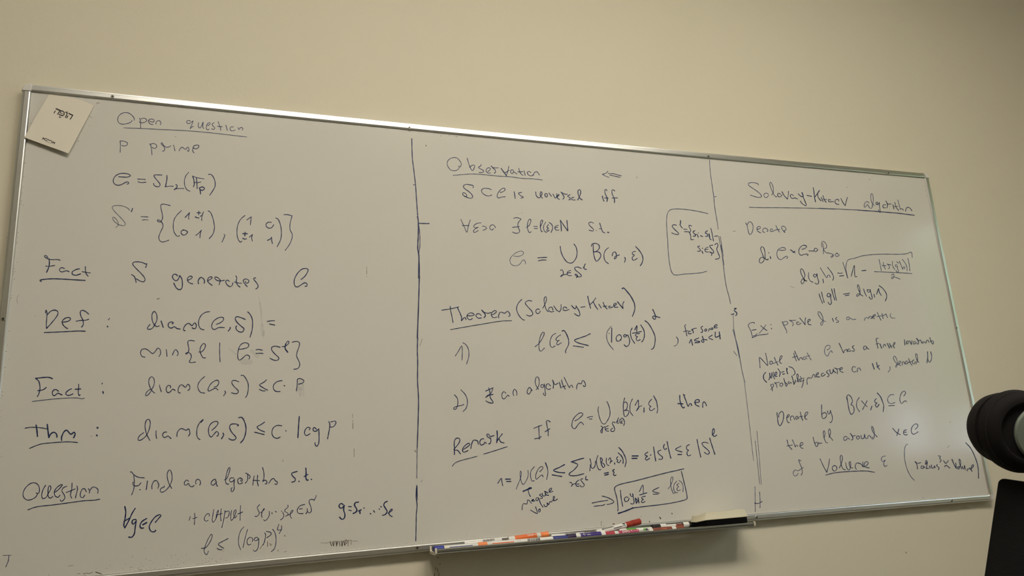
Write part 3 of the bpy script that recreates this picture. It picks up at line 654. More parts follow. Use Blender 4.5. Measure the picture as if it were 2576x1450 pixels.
INK_B = '''
@Observation, underlined|1100 370
2 370 325 390 280 365 225 320 180 260 172 200 195 162 245 170 310 215 370 270 385 320 375 355 340 350 308
2.1 484 182 510 270 540 345 570 385 595 350 605 300 570 295 525 330
2.2 712 283 705 305 668 330 700 355 750 385 745 410 680 415
2.1 820 398 850 375 862 350 835 335 800 355 790 385 815 420 865 420
2.4 870 312 875 305 900 340 935 370 945 410 925 425
2.1 875 310 910 335 990 337
3.2 1035 348 1080 410 1120 465
2.2 1120 465 1145 380 1160 315
2.2 1090 420 1130 400 1165 378
2.2 1235 395 1225 370 1195 375 1190 415 1215 435 1240 405 1290 440
2.2 1320 345 1335 395 1360 440 1390 458
2.1 1305 405 1385 400
2.2 1405 385 1425 460
2.2 1515 415 1490 395 1460 410 1475 450 1525 470 1560 445
2.2 1555 460 1575 415 1610 400 1640 430 1655 455
1.8 258 460 400 447 560 437 760 447 1000 472 1200 483 1370 508 1550 515 1705 535
@S subset of G is universal iff|1100 370
2.2 583 660 583 625 540 615 470 605 425 630 440 670 510 720 570 785 565 825 520 828 460 805 412 770 420 742 455 750 478 785 470 805 440 800
2.2 878 692 820 672 750 672 715 705 745 760 825 795 882 778
2.3 1022 738 1075 720 1100 690 1080 665 1030 690 980 755 970 805 995 828 1040 812 1100 808
2.6 1245 725 1255 780 1262 835
2.4 1368 735 1315 750 1345 785 1395 815 1355 830
2.6 1595 730 1605 790 1650 825 1690 780 1695 735 1675 725 1670 790 1705 830
2.6 1745 790 1745 760 1775 755 1785 790 1765 815 1745 790
2.4 1810 745 1850 800
2.4 1875 765 1915 830 1935 800 1935 755
2.6 1945 805 1975 780 1970 765 1945 790 1950 830 1980 850
2.8 2005 730 2040 780 2055 820 2035 845
2.4 2010 735 2070 765 2105 765
2.5 2150 775 2110 795 2150 825 2150 855 2130 855
2.4 2215 820 2190 815 2175 845 2205 860 2235 858
2.6 2275 858 2310 790 2325 720 2305 690 2280 710 2285 770 2310 830 2350 858
!1440 400
2.8 485 605 495 645 510 685
2.4 558 515 545 495 525 510 530 560 558 620
3.2 558 620 565 650 560 690
2.2 525 632 580 636
2.4 685 520 660 500 640 510 645 570 672 625
3 672 625 682 670 680 710
2.2 642 634 730 633
@left-pointing implication arrow|1440 400
2 574 202 545 230 485 250
1.9 485 250 530 275 588 298
2 582 238 660 240 730 258 790 275
2 610 262 690 280 770 298
@for all epsilon greater 0 there is l = l(epsilon) in N s.t.|1100 370
2 382 1175 440 1300 480 1382 505 1270 535 1182
2 405 1273 515 1273
2.1 705 1230 640 1240 588 1285 610 1310 660 1303
2.1 660 1303 600 1340 585 1375 610 1385 662 1355
2 735 1285 775 1290 800 1320 740 1353
2.1 942 1308 920 1270 885 1262 850 1295 860 1335 890 1345 910 1325
2.2 1238 1158 1270 1145 1310 1150 1358 1168
2.2 1358 1168 1310 1235 1310 1300 1335 1360 1320 1390 1270 1398 1220 1380
2 1220 1303 1330 1290
2.2 1445 1308 1490 1270 1518 1190 1500 1168 1470 1210 1460 1300 1480 1375 1500 1390 1522 1372
2.1 1562 1288 1622 1288
2.1 1570 1322 1622 1322
2.4 1668 1300 1700 1230 1708 1190 1690 1185 1672 1230 1675 1330 1690 1375 1702 1368
2 1755 1220 1720 1290 1735 1360 1770 1385
2.6 1800 1260 1775 1300 1800 1315 1775 1345 1785 1370 1810 1350
2.4 1810 1225 1850 1250 1870 1310 1845 1385
2.2 1960 1270 1915 1285 1905 1320 1930 1348 1970 1345
2.2 1915 1307 1950 1303
2.8 1995 1190 2005 1260 2012 1362
2.4 1995 1190 2050 1270 2110 1355
2.8 2100 1190 2108 1270 2115 1358
!1440 400
2.1 342 1042 305 1025 265 1040 280 1080 340 1140 335 1168 268 1155
2 384 1160 388 1163
2.4 442 1042 465 1110 490 1180 525 1200
2 436 1133 470 1130
2.8 570 1190 590 1193
@G = union over r in S to the l of B(r, epsilon)|1260 540
1.7 205 672 270 680 340 660 368 625 345 595 290 600 210 645 150 720 160 795 225 832 300 810 345 750 370 735 398 770 398 802
2.4 600 702 680 695 745 693
2.4 608 750 665 737 735 738
2.5 962 518 980 620 1030 720 1090 780 1160 780 1220 700 1235 600 1215 520 1185 480
2.6 1465 515 1480 480 1530 468 1585 490 1595 545 1550 595 1510 605
2.6 1495 490 1500 600 1520 710 1550 758 1595 720 1620 660 1590 610 1510 605
2.2 1745 537 1695 580 1670 660 1690 750 1742 795
2.4 1805 668 1815 620 1850 605 1870 640 1870 700 1840 722 1845 690 1880 668 1918 655
2.6 2005 695 2018 720 2003 775
2.3 2178 598 2135 610 2130 640 2165 660 2130 690 2135 735 2160 740 2208 712
2.7 2185 520 2240 580 2290 660 2302 730 2285 790 2258 830
2.2 965 905 990 895 1010 930 1005 980 965 1010 985 985 1065 968
2.2 1130 905 1085 925 1075 965 1100 990 1142 988
2.2 1085 945 1130 942
2.4 1305 875 1250 852 1195 862 1210 900 1270 950 1305 990 1290 1010 1240 1005 1200 970 1225 968 1245 1000 1225 1022
2.6 1368 802 1345 850 1350 880 1385 890
2.2 1332 858 1358 850
@boxed side note: S to the l = {s1 ... sl | si in S}|1560 510
1.8 1420 178 1280 145 1100 115 900 102 810 120 765 185 752 330 770 620 790 900 820 1080 855 1155 910 1175 1030 1160 1200 1148 1310 1138 1400 1112
2.2 912 368 870 358 842 380 880 430 950 500 935 518 880 508 838 492
2.8 978 292 980 340
2.4 968 350 985 385 1008 412
2 1028 430 1085 434
2 1042 470 1088 472
2.2 1160 378 1115 368 1120 400 1145 450 1125 480 1100 468
2.2 1125 480 1145 540 1150 600 1190 598
2.4 1210 455 1180 475 1210 510 1222 540 1182 545
2.4 1225 515 1250 520 1265 562
2.2 1265 490 1268 494
2.2 1300 535 1340 552
2.2 1378 495 1382 500
2.4 1415 458 1382 475 1410 510 1422 540 1382 548
3.2 1440 505 1450 560
2.2 1450 560 1462 600 1475 600
2.2 1470 418 1490 500 1512 620
2 1528 546 1582 541
2.2 1288 705 1255 715 1290 750 1302 780 1255 790
2.2 1335 738 1338 742
2.2 1325 785 1342 822
2 1425 722 1380 745 1375 780 1400 800 1430 800
2 1385 762 1425 756
2.4 1500 690 1450 700 1470 735 1515 790 1510 820 1452 800
2.4 1452 798 1485 820 1482 858
2.2 1535 682 1570 658 1585 700 1565 750 1590 820 1612 880 1600 905 1542 917
@Theorem (Solovay-Kitaev), underlined|1090 700
2.4 135 520 270 500 410 468
2.4 275 462 275 500 300 610 320 718
2.6 390 475 430 560 460 640 455 695 490 650 520 640 530 672
2.2 545 610 630 610 665 595 630 565 580 570 545 610 560 655 600 675 632 655
2.4 775 605 750 580 710 580 690 610 730 650 780 645
3.2 785 518 830 570 845 610 825 638
2.2 800 545 880 570 940 558
2.2 940 600 1000 570 1025 540 1000 525 950 560 940 600 970 640 1032 632
2.4 1062 648 1060 600 1090 550 1160 570 1200 535 1240 580 1240 615 1220 620
2 280 836 500 795 800 745 1100 697 1270 692
2.3 1435 345 1375 410 1350 500 1380 590 1440 665 1475 682
2.3 1597 372 1540 365 1490 400 1520 450 1600 540 1610 590 1560 615 1510 598
2.3 1720 510 1690 500 1660 530 1680 575 1710 570 1735 535
2.2 1775 485 1820 400 1835 330 1820 298 1795 340 1805 430 1830 510 1862 545
2.2 1935 505 1940 525 1925 475 1880 480 1868 520 1905 548 1955 540
2.4 1952 450 2000 520 2045 548
2.2 2045 548 2068 500 2070 430
2.4 2165 490 2140 470 2105 480 2110 520 2150 525 2200 508
!1310 710
2.7 825 380 855 415 885 435 900 395
2.7 895 385 940 460 960 530 935 550 870 512
2.4 972 408 1042 400
2.8 1085 232 1105 320 1132 425
2.3 1215 258 1170 320 1125 365
2.7 1175 320 1210 390 1248 442
2.6 1265 360 1303 420
2.6 1335 330 1360 390 1400 438
2.4 1335 395 1395 388
2.4 1450 390 1425 395 1435 420 1465 412 1490 402
2.5 1515 385 1550 360 1548 345 1515 350 1505 380 1530 410 1572 405
2.8 1570 322 1610 370 1655 425
2.4 1655 425 1655 350 1672 318
3.2 1642 108 1665 95 1720 150 1790 240 1840 340
2.7 1840 340 1850 420 1835 490 1808 555
@1) l(epsilon) at most log(1/epsilon) to the alpha, for some 1 at most alpha less than 4|1090 700
2.1 357 1262 405 1190 460 1100 470 1200 465 1330
2.1 482 1050 530 1080 570 1160 575 1270 540 1392
2.2 1650 1112 1720 1050 1790 930 1795 880 1770 880 1730 960 1712 1080 1720 1170 1745 1185 1800 1135
2.2 1982 897 1930 930 1895 1010 1895 1090 1925 1125 1972 1100
2.2 2062 922 2010 955 1985 1000 2020 1020
2.4 2020 1020 2040 1008
2.2 2020 1020 1998 1060 2010 1085 2075 1048
!1310 710
3 672 795 700 785 745 850 775 930
2.4 775 930 775 1010 725 1120 732 1150
2.7 1125 838 1050 875 960 905 870 945 930 985 1092 1028
2.6 852 1035 930 1045 1015 1058
1.9 1465 715 1400 810 1395 920 1440 1020 1500 1092
2.5 1475 745 1472 975
2.2 1428 835 1435 832
2.4 1615 935 1635 905 1610 855 1565 870 1545 920 1570 960 1625 935
2.6 1715 870 1690 850 1665 870 1690 895 1720 860
2.4 1735 860 1765 940 1750 1020 1710 1045 1675 1015
2.3 1805 745 1780 800 1790 900 1845 992
2.6 1848 775 1882 705 1878 800
2.2 1812 830 1955 802
2.3 1925 835 1870 840 1855 865 1890 885
2.3 1890 885 1870 920 1885 950 1935 935
2.6 1945 695 1995 780 2005 860 1990 930 1962 968
2.7 2015 628 2060 660 2130 770 2175 880 2175 980 2150 1070 2115 1093
2.7 2140 445 2165 500 2185 560 2180 600 2160 600 2135 570 2150 552 2200 560 2255 575
2.4 2522 890 2548 930 2545 985
1.8 2545 985 2525 1020 2485 1040
!1530 740
2.2 1258 500 1240 510 1250 560 1275 680
2.2 1220 610 1290 595
2.4 1330 605 1305 605 1295 635 1325 648 1345 640
2.4 1355 570 1375 600 1378 635
2.2 1350 590 1390 560 1430 555
2.4 1530 525 1502 545 1530 590 1525 620 1500 622
2.3 1580 570 1562 580 1570 605 1592 595 1590 565 1580 570
2.3 1625 605 1640 560 1660 575 1680 545 1700 560 1678 575
2.4 1715 540 1765 510 1755 492 1725 510 1720 550 1770 548
2.6 1315 795 1345 735 1355 780 1368 830
2.6 1468 712 1395 750 1480 770
2.6 1405 790 1480 785
2.6 1525 688 1545 740 1550 780 1525 780 1510 755 1550 738 1600 745
2.4 1685 668 1628 710 1692 740
2.8 1735 620 1740 700 1815 670
2.8 1800 615 1815 730
@2) there is an algorithm|1120 920
2.3 150 475 195 530 205 610 180 700 140 710 140 685 200 660 270 645 300 632
2.3 255 395 330 480 360 580 340 690 288 748
2.5 655 415 775 362
2.2 775 362 740 450 670 495
2.5 705 362 725 440 730 520 778 602 720 605 660 575
2.6 655 518 720 480 775 468
3.2 700 480 760 472
2.3 985 450 950 425 920 460 922 520 950 545 990 510 1010 480 1035 498
2.3 1110 490 1098 440 1120 385 1150 410 1162 450 1158 485
2.2 1395 385 1370 355 1335 390 1328 440 1350 465 1385 430 1395 385 1408 410
2 1472 395 1510 340 1525 250 1505 190 1475 190 1458 260 1470 320 1515 388
2.2 1600 320 1560 310 1548 345 1575 360 1605 325
2.2 1605 300 1620 420 1622 490 1600 480 1590 450
2.2 1705 330 1670 295 1635 320 1640 370 1680 390 1705 375
2.4 1740 238 1755 300 1750 370
2.2 1750 255 1780 310 1830 285
2.2 1850 272 1875 365
2.2 1885 235 1905 310 1945 382
2.1 1890 350 1950 330
2 1925 190 1970 280 2015 362 2025 330 2050 320 2068 355
2.2 2130 382 2135 320 2165 285 2200 300 2225 245 2250 255 2270 300 2268 342 2235 328
@Remark, underlined|1120 920
2.7 150 1445 150 1360 148 1230 180 1180 230 1185 235 1230 200 1290 140 1370 200 1375 248 1435
2.6 300 1360 370 1310 400 1280 380 1260 310 1310 280 1370 300 1405 370 1380
2.8 415 1345 430 1270 455 1215 480 1210 525 1225 535 1275
2.6 625 1190 590 1190 560 1240 580 1290 630 1270 640 1240 665 1262
2.8 735 1180 740 1230 720 1270 705 1270
2.4 735 1180 690 1160 675 1120 700 1110 725 1150 792 1135
3.2 840 1060 845 1150 835 1250
2.8 835 1240 870 1180 925 1110
2.8 870 1180 900 1240 955 1255
!1000 850 3.625
2 500 1172 530 1140 600 1115 680 1095 725 1082
!1220 1090
2.2 -20 342 60 318 180 280 360 222
@If G = union over r in S to the l(epsilon) of B(r, epsilon) then|1120 920
2.3 1435 1018 1565 968
2.3 1515 975 1520 1080 1525 1192
2.3 1448 1190 1530 1172 1555 1150
2.4 1700 915 1670 892 1642 900 1650 980 1668 1060 1668 1140
2.2 1618 1075 1695 1025
!1420 940
2.4 172 768 230 735 300 665 280 640 230 650 150 730 120 820 130 880 170 895 220 830 265 790 290 805 310 832
2.3 370 718 415 702 455 698
2.3 402 740 445 738
2 552 540 545 600 570 720 610 805 650 820 700 760
2.3 700 760 735 680 735 590 710 500 685 455
2.3 975 398 955 480 955 600 975 700 1010 690 1045 630 1030 600 965 602
2.3 965 480 990 460 1020 500 1005 580 965 602
2.2 1100 415 1065 500 1065 620 1110 685
2.5 1145 515 1175 460 1195 430 1200 500 1200 560 1165 608
2.2 1165 608 1200 550 1252 522
3 1290 558 1288 628
2.4 1412 418 1370 470 1370 515 1400 535
2.4 1400 535 1375 570 1400 605 1460 570
2.8 1445 365 1490 450 1505 530
2.2 1505 530 1510 590 1498 640
3 1868 358 1870 430 1885 490 1905 540 1925 560 1942 548
3 1838 488 1920 492
2.6 1928 340 1965 430 2005 535 2025 495 2050 490 2060 522
2.4 1925 340 1955 355
3 2120 470 2180 465 2180 430 2140 425 2112 460 2130 510 2180 535
2.8 2240 548 2240 490 2260 460 2290 490 2300 525
2.3 590 855 610 860 615 920 610 968 595 960 590 930 615 890 650 865
2.3 710 848 665 870 662 915 690 935 715 935
2.3 670 900 710 895
2.4 820 800 790 785 775 810 800 860 815 910 790 942 755 935 750 910 780 890
2.4 878 718 852 780 850 805 880 805
2.2 842 785 870 775
2.2 900 745 895 790 920 810
2.3 935 770 915 785 940 810
2.5 915 745 935 722 965 760 975 800 960 842
@1 = mu(G) at most sum over r in S to the l of mu(B(r, epsilon)) = epsilon|1220 1090
2.3 208 815 265 735 275 790 288 852
3 335 748 415 748
3 350 785 420 785
1.9 505 912 540 820 580 720 590 640 575 615 570 680 590 790 620 835 670 770 700 690 698 605
2 800 545 745 620 738 700 765 780 800 772
2 885 628 935 580 935 545 890 555 840 630 820 710 835 750 890 700 930 680 940 712
2.8 980 482 1010 560
2.1 1010 560 1020 640 1000 755
3 1290 512 1200 560 1110 605 1180 635 1290 645
2.8 1088 678 1160 690 1245 705
3.2 1600 408 1500 435 1400 468
2.6 1400 468 1460 485 1505 515 1450 590 1360 665 1390 690 1480 690 1602 660
2.2 1375 800 1400 805 1415 840 1400 872 1415 840 1480 810
2.2 1525 762 1485 790 1470 830 1490 862 1525 860
2.2 1485 830 1525 825
2.2 1585 740 1550 755 1580 800 1610 840 1590 870 1555 868 1545 850
2.6 1640 700 1630 750 1665 760
2.4 1702 420 1720 500 1705 560 1700 615
2.4 1705 520 1740 575 1780 540 1790 460
2.2 1830 365 1805 450 1820 540 1850 595 1880 590
2.4 1870 405 1880 480 1915 560 1940 530 1915 490 1885 480 1905 440 1880 400
2.2 1970 405 1965 470 1985 520 2010 525
2.3 2000 440 2025 400 2040 440 2025 495 2035 470 2065 450
2.6 2100 485 2102 505
2.6 2150 385 2130 420 2155 440 2140 465 2175 480 2200 440
2.8 2160 322 2210 370 2240 440 2235 490
3 2170 235 2220 290 2265 370
2.4 2265 370 2288 450 2268 550
3.2 2385 372 2480 372
3.2 2382 412 2462 410
2.8 1932 655 2000 640
2.8 1940 685 2000 668
2.8 2095 590 2068 610 2095 640 2080 670 2100 690 2122 680
@measure, volume, under an arrow|1220 1090
4.2 620 945 690 915 750 895
3 755 890 730 885 700 905
2.2 700 930 715 985 738 1030
2.1 602 1245 605 1190 625 1145 680 1150 690 1085 710 1090 755 1140
2.3 760 1095 790 1085 790 1075 760 1085 760 1105 810 1100
2.3 865 1050 835 1050 825 1085 850 1100 870 1055 880 1080
2.4 905 990 880 1005 920 1030 930 1060 895 1060
2.6 925 980 940 1020 980 1010 975 960 990 1000 1030 1010
2.8 965 945 1000 960 1020 975
2.4 1040 960 1080 910 1075 890 1040 920 1050 960 1100 945
2.2 740 1250 800 1285 850 1308 850 1290 820 1195
2.3 890 1230 865 1250 875 1285 895 1265 890 1230
2.4 880 1090 905 1150 940 1200
2.4 955 1160 975 1195 1010 1180 1005 1130 1030 1160
2.3 1035 1160 1055 1110 1080 1120 1095 1085 1120 1100
2.3 1110 1080 1130 1040 1115 1025 1105 1060 1130 1095 1175 1070
@epsilon times |S to the l| at most epsilon times |S| to the l|1440 1090
2.6 1220 310 1175 340 1180 360 1215 375
2.6 1215 375 1180 415 1200 440 1250 410
2.4 1262 362 1275 352
2.8 1315 225 1330 330 1350 455
2.6 1435 275 1385 300 1400 340 1460 390 1450 425 1400 425
2.8 1490 185 1475 230 1500 270 1525 250
2.8 1535 140 1560 270 1595 408
2.5 1758 212 1670 268 1775 308
2.8 1708 348 1770 348
2.5 1895 188 1855 210 1850 260 1880 280
2.5 1880 280 1855 320 1875 370 1918 355
2.6 2018 105 2045 240 2080 392
2.4 2200 165 2150 150 2100 165 2120 210 2200 280 2220 320 2190 345 2140 315
2.8 2225 85 2260 200 2308 345
!1420 940
2.8 2395 995 2420 970 2430 920 2415 893 2398 930 2400 990 2430 1022 2465 1000
@boxed: implies log 1/epsilon at most l(epsilon)|1440 1090
2.2 320 1135 440 1110 572 1092
2.2 350 1188 430 1178 500 1170 522 1158
2.2 485 1022 580 1050 660 1095 670 1120 630 1145 562 1160
2.4 735 1262 738 1210 722 1060 682 900 710 860 800 825 1000 780 1250 715 1500 650 1700 605 1805 580
2.2 1765 620 1800 760 1840 930 1858 1060 1820 1085 1600 1135 1400 1165
2.6 1400 1165 1100 1200 980 1215
4.2 980 1215 860 1265 745 1303
2.4 778 930 790 1050 815 1190
2.4 900 1045 870 1035 842 1070 860 1110 900 1100 918 1060
2.4 935 985 945 1020 970 1030 985 1000
2.4 975 985 990 1060 1000 1120 985 1150 945 1145
2.8 1020 1055 1035 1140
2.8 1020 1060 1060 1100 1035 1130
2.8 1065 1050 1078 1135
2.2 1085 950 1140 845 1150 975
2.4 1090 1005 1205 970
2.5 1180 1025 1125 1040 1125 1065 1150 1075
2.5 1150 1075 1115 1110 1140 1130 1178 1108
2.2 1400 882 1298 942 1410 975
2.2 1308 992 1390 988
1.8 1550 905 1590 850 1630 740 1615 708 1590 760 1600 880 1630 970 1645 985 1665 955
1.8 1690 780 1650 830 1640 910 1665 960 1705 968
1.9 1725 815 1690 845 1720 870 1690 905 1710 935 1750 920
1.8 1725 768 1770 800 1795 870 1790 955
@Solovay-Kitaev algorithm, underlined|1860 430 10.733
1.9 520 385 505 355 430 325 300 320 240 345 250 390 330 450 450 530 560 620 600 690 570 715 460 708 300 655
1.9 785 635 750 605 690 610 660 655 690 715 740 718 790 665
1.8 870 655 915 590 918 480 880 350 845 305 820 345 850 460 910 600 960 680 1010 705
2 1105 640 1085 605 1040 615 1035 670 1075 705 1120 695 1150 650
2.2 1150 565 1220 680 1300 762
1.9 1300 762 1320 660 1328 552
2 1460 670 1420 640 1380 650 1380 700 1430 750 1490 730 1575 760
2.3 1590 620 1650 680 1700 700
3 1690 590 1720 660 1720 690
2.4 1715 690 1770 820 1810 930 1785 945
2 1785 945 1700 890 1645 815
2 1820 662 1950 690
2.4 1995 455 2015 580 2030 720 2058 840
2.6 2160 535 2110 610 2040 705
2.2 2110 610 2130 720 2210 812
2.1 2208 715 2262 830
2.1 2255 668 2290 770 2345 855
1.8 2260 765 2365 775
2 2460 790 2410 770 2405 820 2450 840 2545 828
1.8 268 985 600 993 1000 996 1500 1003 2100 1015 2576 1032
!2060 440 8.587
2 430 575 425 535 370 535 348 590 385 635 435 635
2.1 475 510 515 590 570 668
2 570 668 590 580 618 485
1.8 1085 610 1050 580 1000 600 980 655 985 705 1020 680 1050 640 1100 720 1140 720 1160 675
1.8 1150 670 1170 620 1175 520 1160 420 1135 405 1120 460 1130 560 1160 630 1200 665
2.2 1270 625 1265 590 1235 600 1240 640 1275 640 1310 600
2 1305 600 1312 700 1325 815 1300 790 1285 755
2.2 1440 650 1400 645 1380 680 1400 715 1440 712
2.2 1445 565 1480 640 1470 718
2 1450 570 1490 630 1560 632
2.2 1600 650 1622 740
2 1640 600 1670 700 1725 775
1.8 1625 690 1700 680
1.8 1705 545 1730 640 1760 745
2.2 1760 745 1790 730 1825 762
2.2 1872 792 1885 730 1920 700 1970 725 2010 775
1.9 0 722 400 740 850 762
2.6 850 762 1300 797 1700 830 2062 876
@Denote, d: G x G to R at least 0|1860 540
2 102 135 125 175
1.9 125 165 165 115 205 140 222 200 205 290 172 325 150 290 125 180
1.9 290 235 320 235 345 210 320 192 285 215 295 265 345 297
1.8 410 290 378 275 385 235 420 220 455 240 465 268 445 272
1.9 540 245 515 232 498 255 515 275 560 265 600 245 655 242
1.9 592 178 620 240 650 285
1.9 735 290 690 235 685 200 715 188 750 215 755 250 725 265 740 290
2 465 735 420 720 415 620 395 540 360 522 345 560 380 660 400 740 350 788 325 770 330 720 370 690 410 710 440 735 470 720
2.4 475 620 480 624
2.8 500 685 508 710
1.9 640 575 700 580 750 568 735 540 680 538 625 575 608 640 630 710 675 730 720 700 765 675 785 690 768 712
2.2 828 570 900 622
2.2 900 595 870 615
2 1015 565 1070 545 1088 515 1060 498 1010 510 965 570 968 630 1000 660 1050 645 1100 640 1115 660 1095 665
2.2 1125 590 1215 592
2 1215 592 1215 555 1240 545 1270 575 1230 605
1.7 1350 465 1360 540 1360 640
1.7 1340 530 1330 470 1345 435 1385 450 1415 500 1405 545 1365 550 1385 600 1425 630
1.9 1430 620 1520 650 1478 690
1.9 1528 665 1495 700
1.9 1590 625 1555 640 1555 670 1590 678 1618 660 1600 640 1570 632
@d(g,h) = square root of 1 minus |tr(g*h)| over 2|2000 600
2 188 690 145 670 160 600 130 510 100 492 90 540 130 640 150 690 120 738 100 715 110 670 140 655 160 675 190 692
1.9 222 555 220 630 250 690 292 710
2.2 340 590 310 580 300 610 330 630 355 575
2.2 355 575 365 640 385 710 365 742 322 725
2.1 452 660 462 725
1.9 410 478 460 560 515 640 530 600 560 600 568 632
2.1 528 470 590 550 625 630 612 680
2.2 692 562 730 568 765 562
2.2 722 612 788 603
1.8 775 390 810 500 855 648 825 500 835 400 860 350 960 325
1.8 960 325 1080 285 1200 268 1400 255 1650 258 1800 250 1885 225 1900 312
2.2 910 615 960 440 965 540 975 625 1002 618
2.4 1085 525 1148 518
1.8 1360 340 1380 430 1398 525
1.8 1430 390 1440 450 1465 500
1.8 1410 440 1475 445
1.8 1490 415 1520 440 1530 480 1510 490
1.8 1500 420 1555 430
1.8 1580 375 1580 440 1615 505
1.8 1650 430 1625 430 1635 465 1660 445 1660 490 1680 540 1650 545 1635 520
1.7 1645 380 1680 402
1.8 1690 370 1720 440 1748 505 1750 470 1775 460 1775 495
1.8 1740 342 1790 410 1815 480 1815 525
1.8 1828 325 1850 420 1860 525
1.9 1285 540 1500 548 1700 558 1895 570
1.8 1562 600 1590 575 1605 600 1590 650 1560 645 1580 625 1640 635 1705 662
@||g|| = d(g,1)|2000 600
2.2 388 900 415 980 445 1052
2.2 430 870 450 960 472 1038
2.4 570 905 535 890 520 930 555 950 575 905 580 980 590 1050 565 1075 535 1035
2.2 592 820 615 910 645 1000
2.2 632 815 650 910 672 1005
2.5 785 905 882 890
2.5 815 928 875 918
2.1 1100 935 1055 900 1050 820 1020 750 1010 780 1040 860 1055 900 1010 940 995 935 1010 905 1050 900 1070 920
2.1 1110 820 1130 880 1158 938
2.2 1200 840 1170 830 1180 870 1210 870 1220 835
2.2 1215 830 1240 920 1250 980 1225 985 1200 950
2.2 1278 905 1290 955
2.3 1322 905 1355 810 1360 860 1398 925
2.3 1362 765 1430 820 1480 900 1485 960 1462 1015
@Ex, underlined: prove d is a metric|1860 760
1.9 245 350 240 332 170 345 145 380 170 440 195 490 205 545 250 545 290 515
2 205 460 270 448
2 345 385 400 430 448 465
1.8 430 372 390 430 322 508
2.6 510 368 514 372
2.4 518 425 522 438
2 465 510 460 520 380 530 290 545 205 582 215 565
1.9 695 320 720 380 770 480 765 505
1.9 700 335 760 315 785 340 760 375 720 370
1.9 810 295 850 320 875 360 862 388
1.9 815 300 860 300 910 298
2 965 330 940 325 925 350 955 370 995 345
2 978 262 1020 310 1065 370
2 1065 370 1065 300 1075 258
2.1 1105 325 1150 300 1145 280 1115 290 1108 330 1125 365 1162 370
1.8 1400 318 1360 300 1350 240 1310 170 1280 158 1275 190 1310 260 1355 310 1345 370 1325 380 1318 345 1345 315
2 1505 265 1525 318
2 1580 250 1555 275 1605 310 1600 330 1570 330
1.9 1785 250 1750 245 1735 275 1760 290 1800 265 1835 285 1885 280
1.9 2025 300 2040 260 2065 250 2090 270 2110 235 2135 235 2150 262 2130 270
2.1 2150 250 2200 225 2205 205 2175 215 2155 250 2190 270
1.9 2235 172 2260 230 2295 298
1.7 2225 240 2300 225
1.9 2310 190 2330 270
1.8 2318 230 2380 195
1.9 2378 200 2400 258
1.9 2455 190 2440 220 2470 260 2520 262
@Note that G has a finite invariant|1860 760
2 335 1068 330 980 325 900 400 970 460 1030 445 930 425 832
2.1 510 970 498 955 495 1005 520 1010 540 975 520 960
2.1 568 900 590 960 625 1025
1.9 545 1000 630 965
2 650 955 690 900 690 872 670 880 650 935 665 995 690 995
2 880 830 900 900 925 960
1.9 860 900 940 880
2 895 798 930 870 965 948 980 910 1010 905 1022 935
1.9 1070 890 1040 895 1035 925 1060 935 1080 905 1095 925
1.9 1100 828 1130 890 1162 940
1.8 1080 885 1145 870
1.9 1420 780 1465 750 1470 715 1435 702 1395 730 1380 790 1390 850 1430 878 1460 820 1490 790 1505 822
2.1 1615 668 1655 750 1690 828 1700 790 1740 770 1748 805
2 1785 765 1765 765 1755 790 1780 800 1810 790
2.1 1858 708 1830 730 1865 775 1855 800 1830 795
2 2050 720 2025 715 2010 745 2025 778 2055 755 2060 720 2075 755 2102 765
2.2 2250 590 2225 590 2215 610 2230 670 2245 750
2 2210 685 2260 670
!2060 780 7.576
2.1 1165 650 1198 735
2 1225 715 1235 665 1260 660 1268 690
2 1305 640 1345 732
2 1345 640 1385 722
1.8 1325 700 1400 685
2 1415 690 1445 650 1450 620 1425 640 1418 690 1445 728
2 1630 570 1640 672
2 1665 640 1675 600 1705 595 1700 640 1670 650 1668 620
2 1730 590 1765 662
2 1765 662 1775 590
2 1835 600 1805 610 1805 650 1830 650 1850 620 1880 650
2.3 1865 545 1900 610 1895 655
2.1 1870 550 1905 590 1935 575
2 1940 575 1960 632
2 1985 600 1965 620 1980 640 2010 610 2035 632
2 2045 630 2050 590 2080 580 2095 620
2 2115 530 2140 600 2170 655 2185 640 2180 595 2120 600
@(mu(G)=1) probability measure on it, denoted mu|1860 760
2.7 425 1145 395 1180 395 1250 440 1300
2.6 490 1155 495 1210 478 1262
2.4 490 1180 515 1240 525 1150
2.2 550 1135 545 1200 575 1250
2.4 580 1190 610 1160 600 1135 575 1160 570 1205 610 1205
2.4 625 1085 660 1140 650 1210
2.4 680 1140 722 1130
2.4 700 1172 732 1165
2.5 765 1120 775 1080 765 1070 770 1120 782 1165
2.2 800 1048 860 1070 895 1120 900 1165 870 1192
2 505 1345 530 1400 535 1445
2 510 1345 545 1330 550 1370 510 1420
2.1 570 1310 600 1340 610 1385
2 575 1315 620 1310 645 1300
2 690 1315 660 1325 660 1365 690 1365 705 1330 690 1315
2.2 720 1240 740 1310 760 1370 775 1330 745 1310
2 805 1290 790 1305 805 1330 830 1300 840 1320
2.2 850 1200 870 1270 885 1340 895 1300 870 1290
2 905 1265 915 1305
2.1 940 1290 955 1190 935 1165 930 1210 960 1300
2 965 1250 985 1295 1000 1230 985 1210
1.8 970 1255 1045 1235
2 1000 1290 1040 1270 1045 1250 1030 1330 1010 1392
2 1100 1335 1095 1270 1115 1230 1165 1235 1200 1175 1215 1180 1230 1225
2.2 1240 1195 1280 1165 1275 1145 1250 1165 1245 1210 1300 1215
2.1 1365 1155 1335 1160 1330 1200 1360 1200 1390 1175
2.1 1440 1110 1410 1135 1450 1175 1450 1200 1425 1215
2.4 1465 1100 1480 1160 1515 1140 1520 1085 1530 1120 1560 1145
2.2 1545 1070 1585 1100 1585 1165
2 1550 1075 1590 1085 1630 1080
2.2 1630 1105 1670 1080 1660 1062 1630 1080 1630 1120 1680 1140
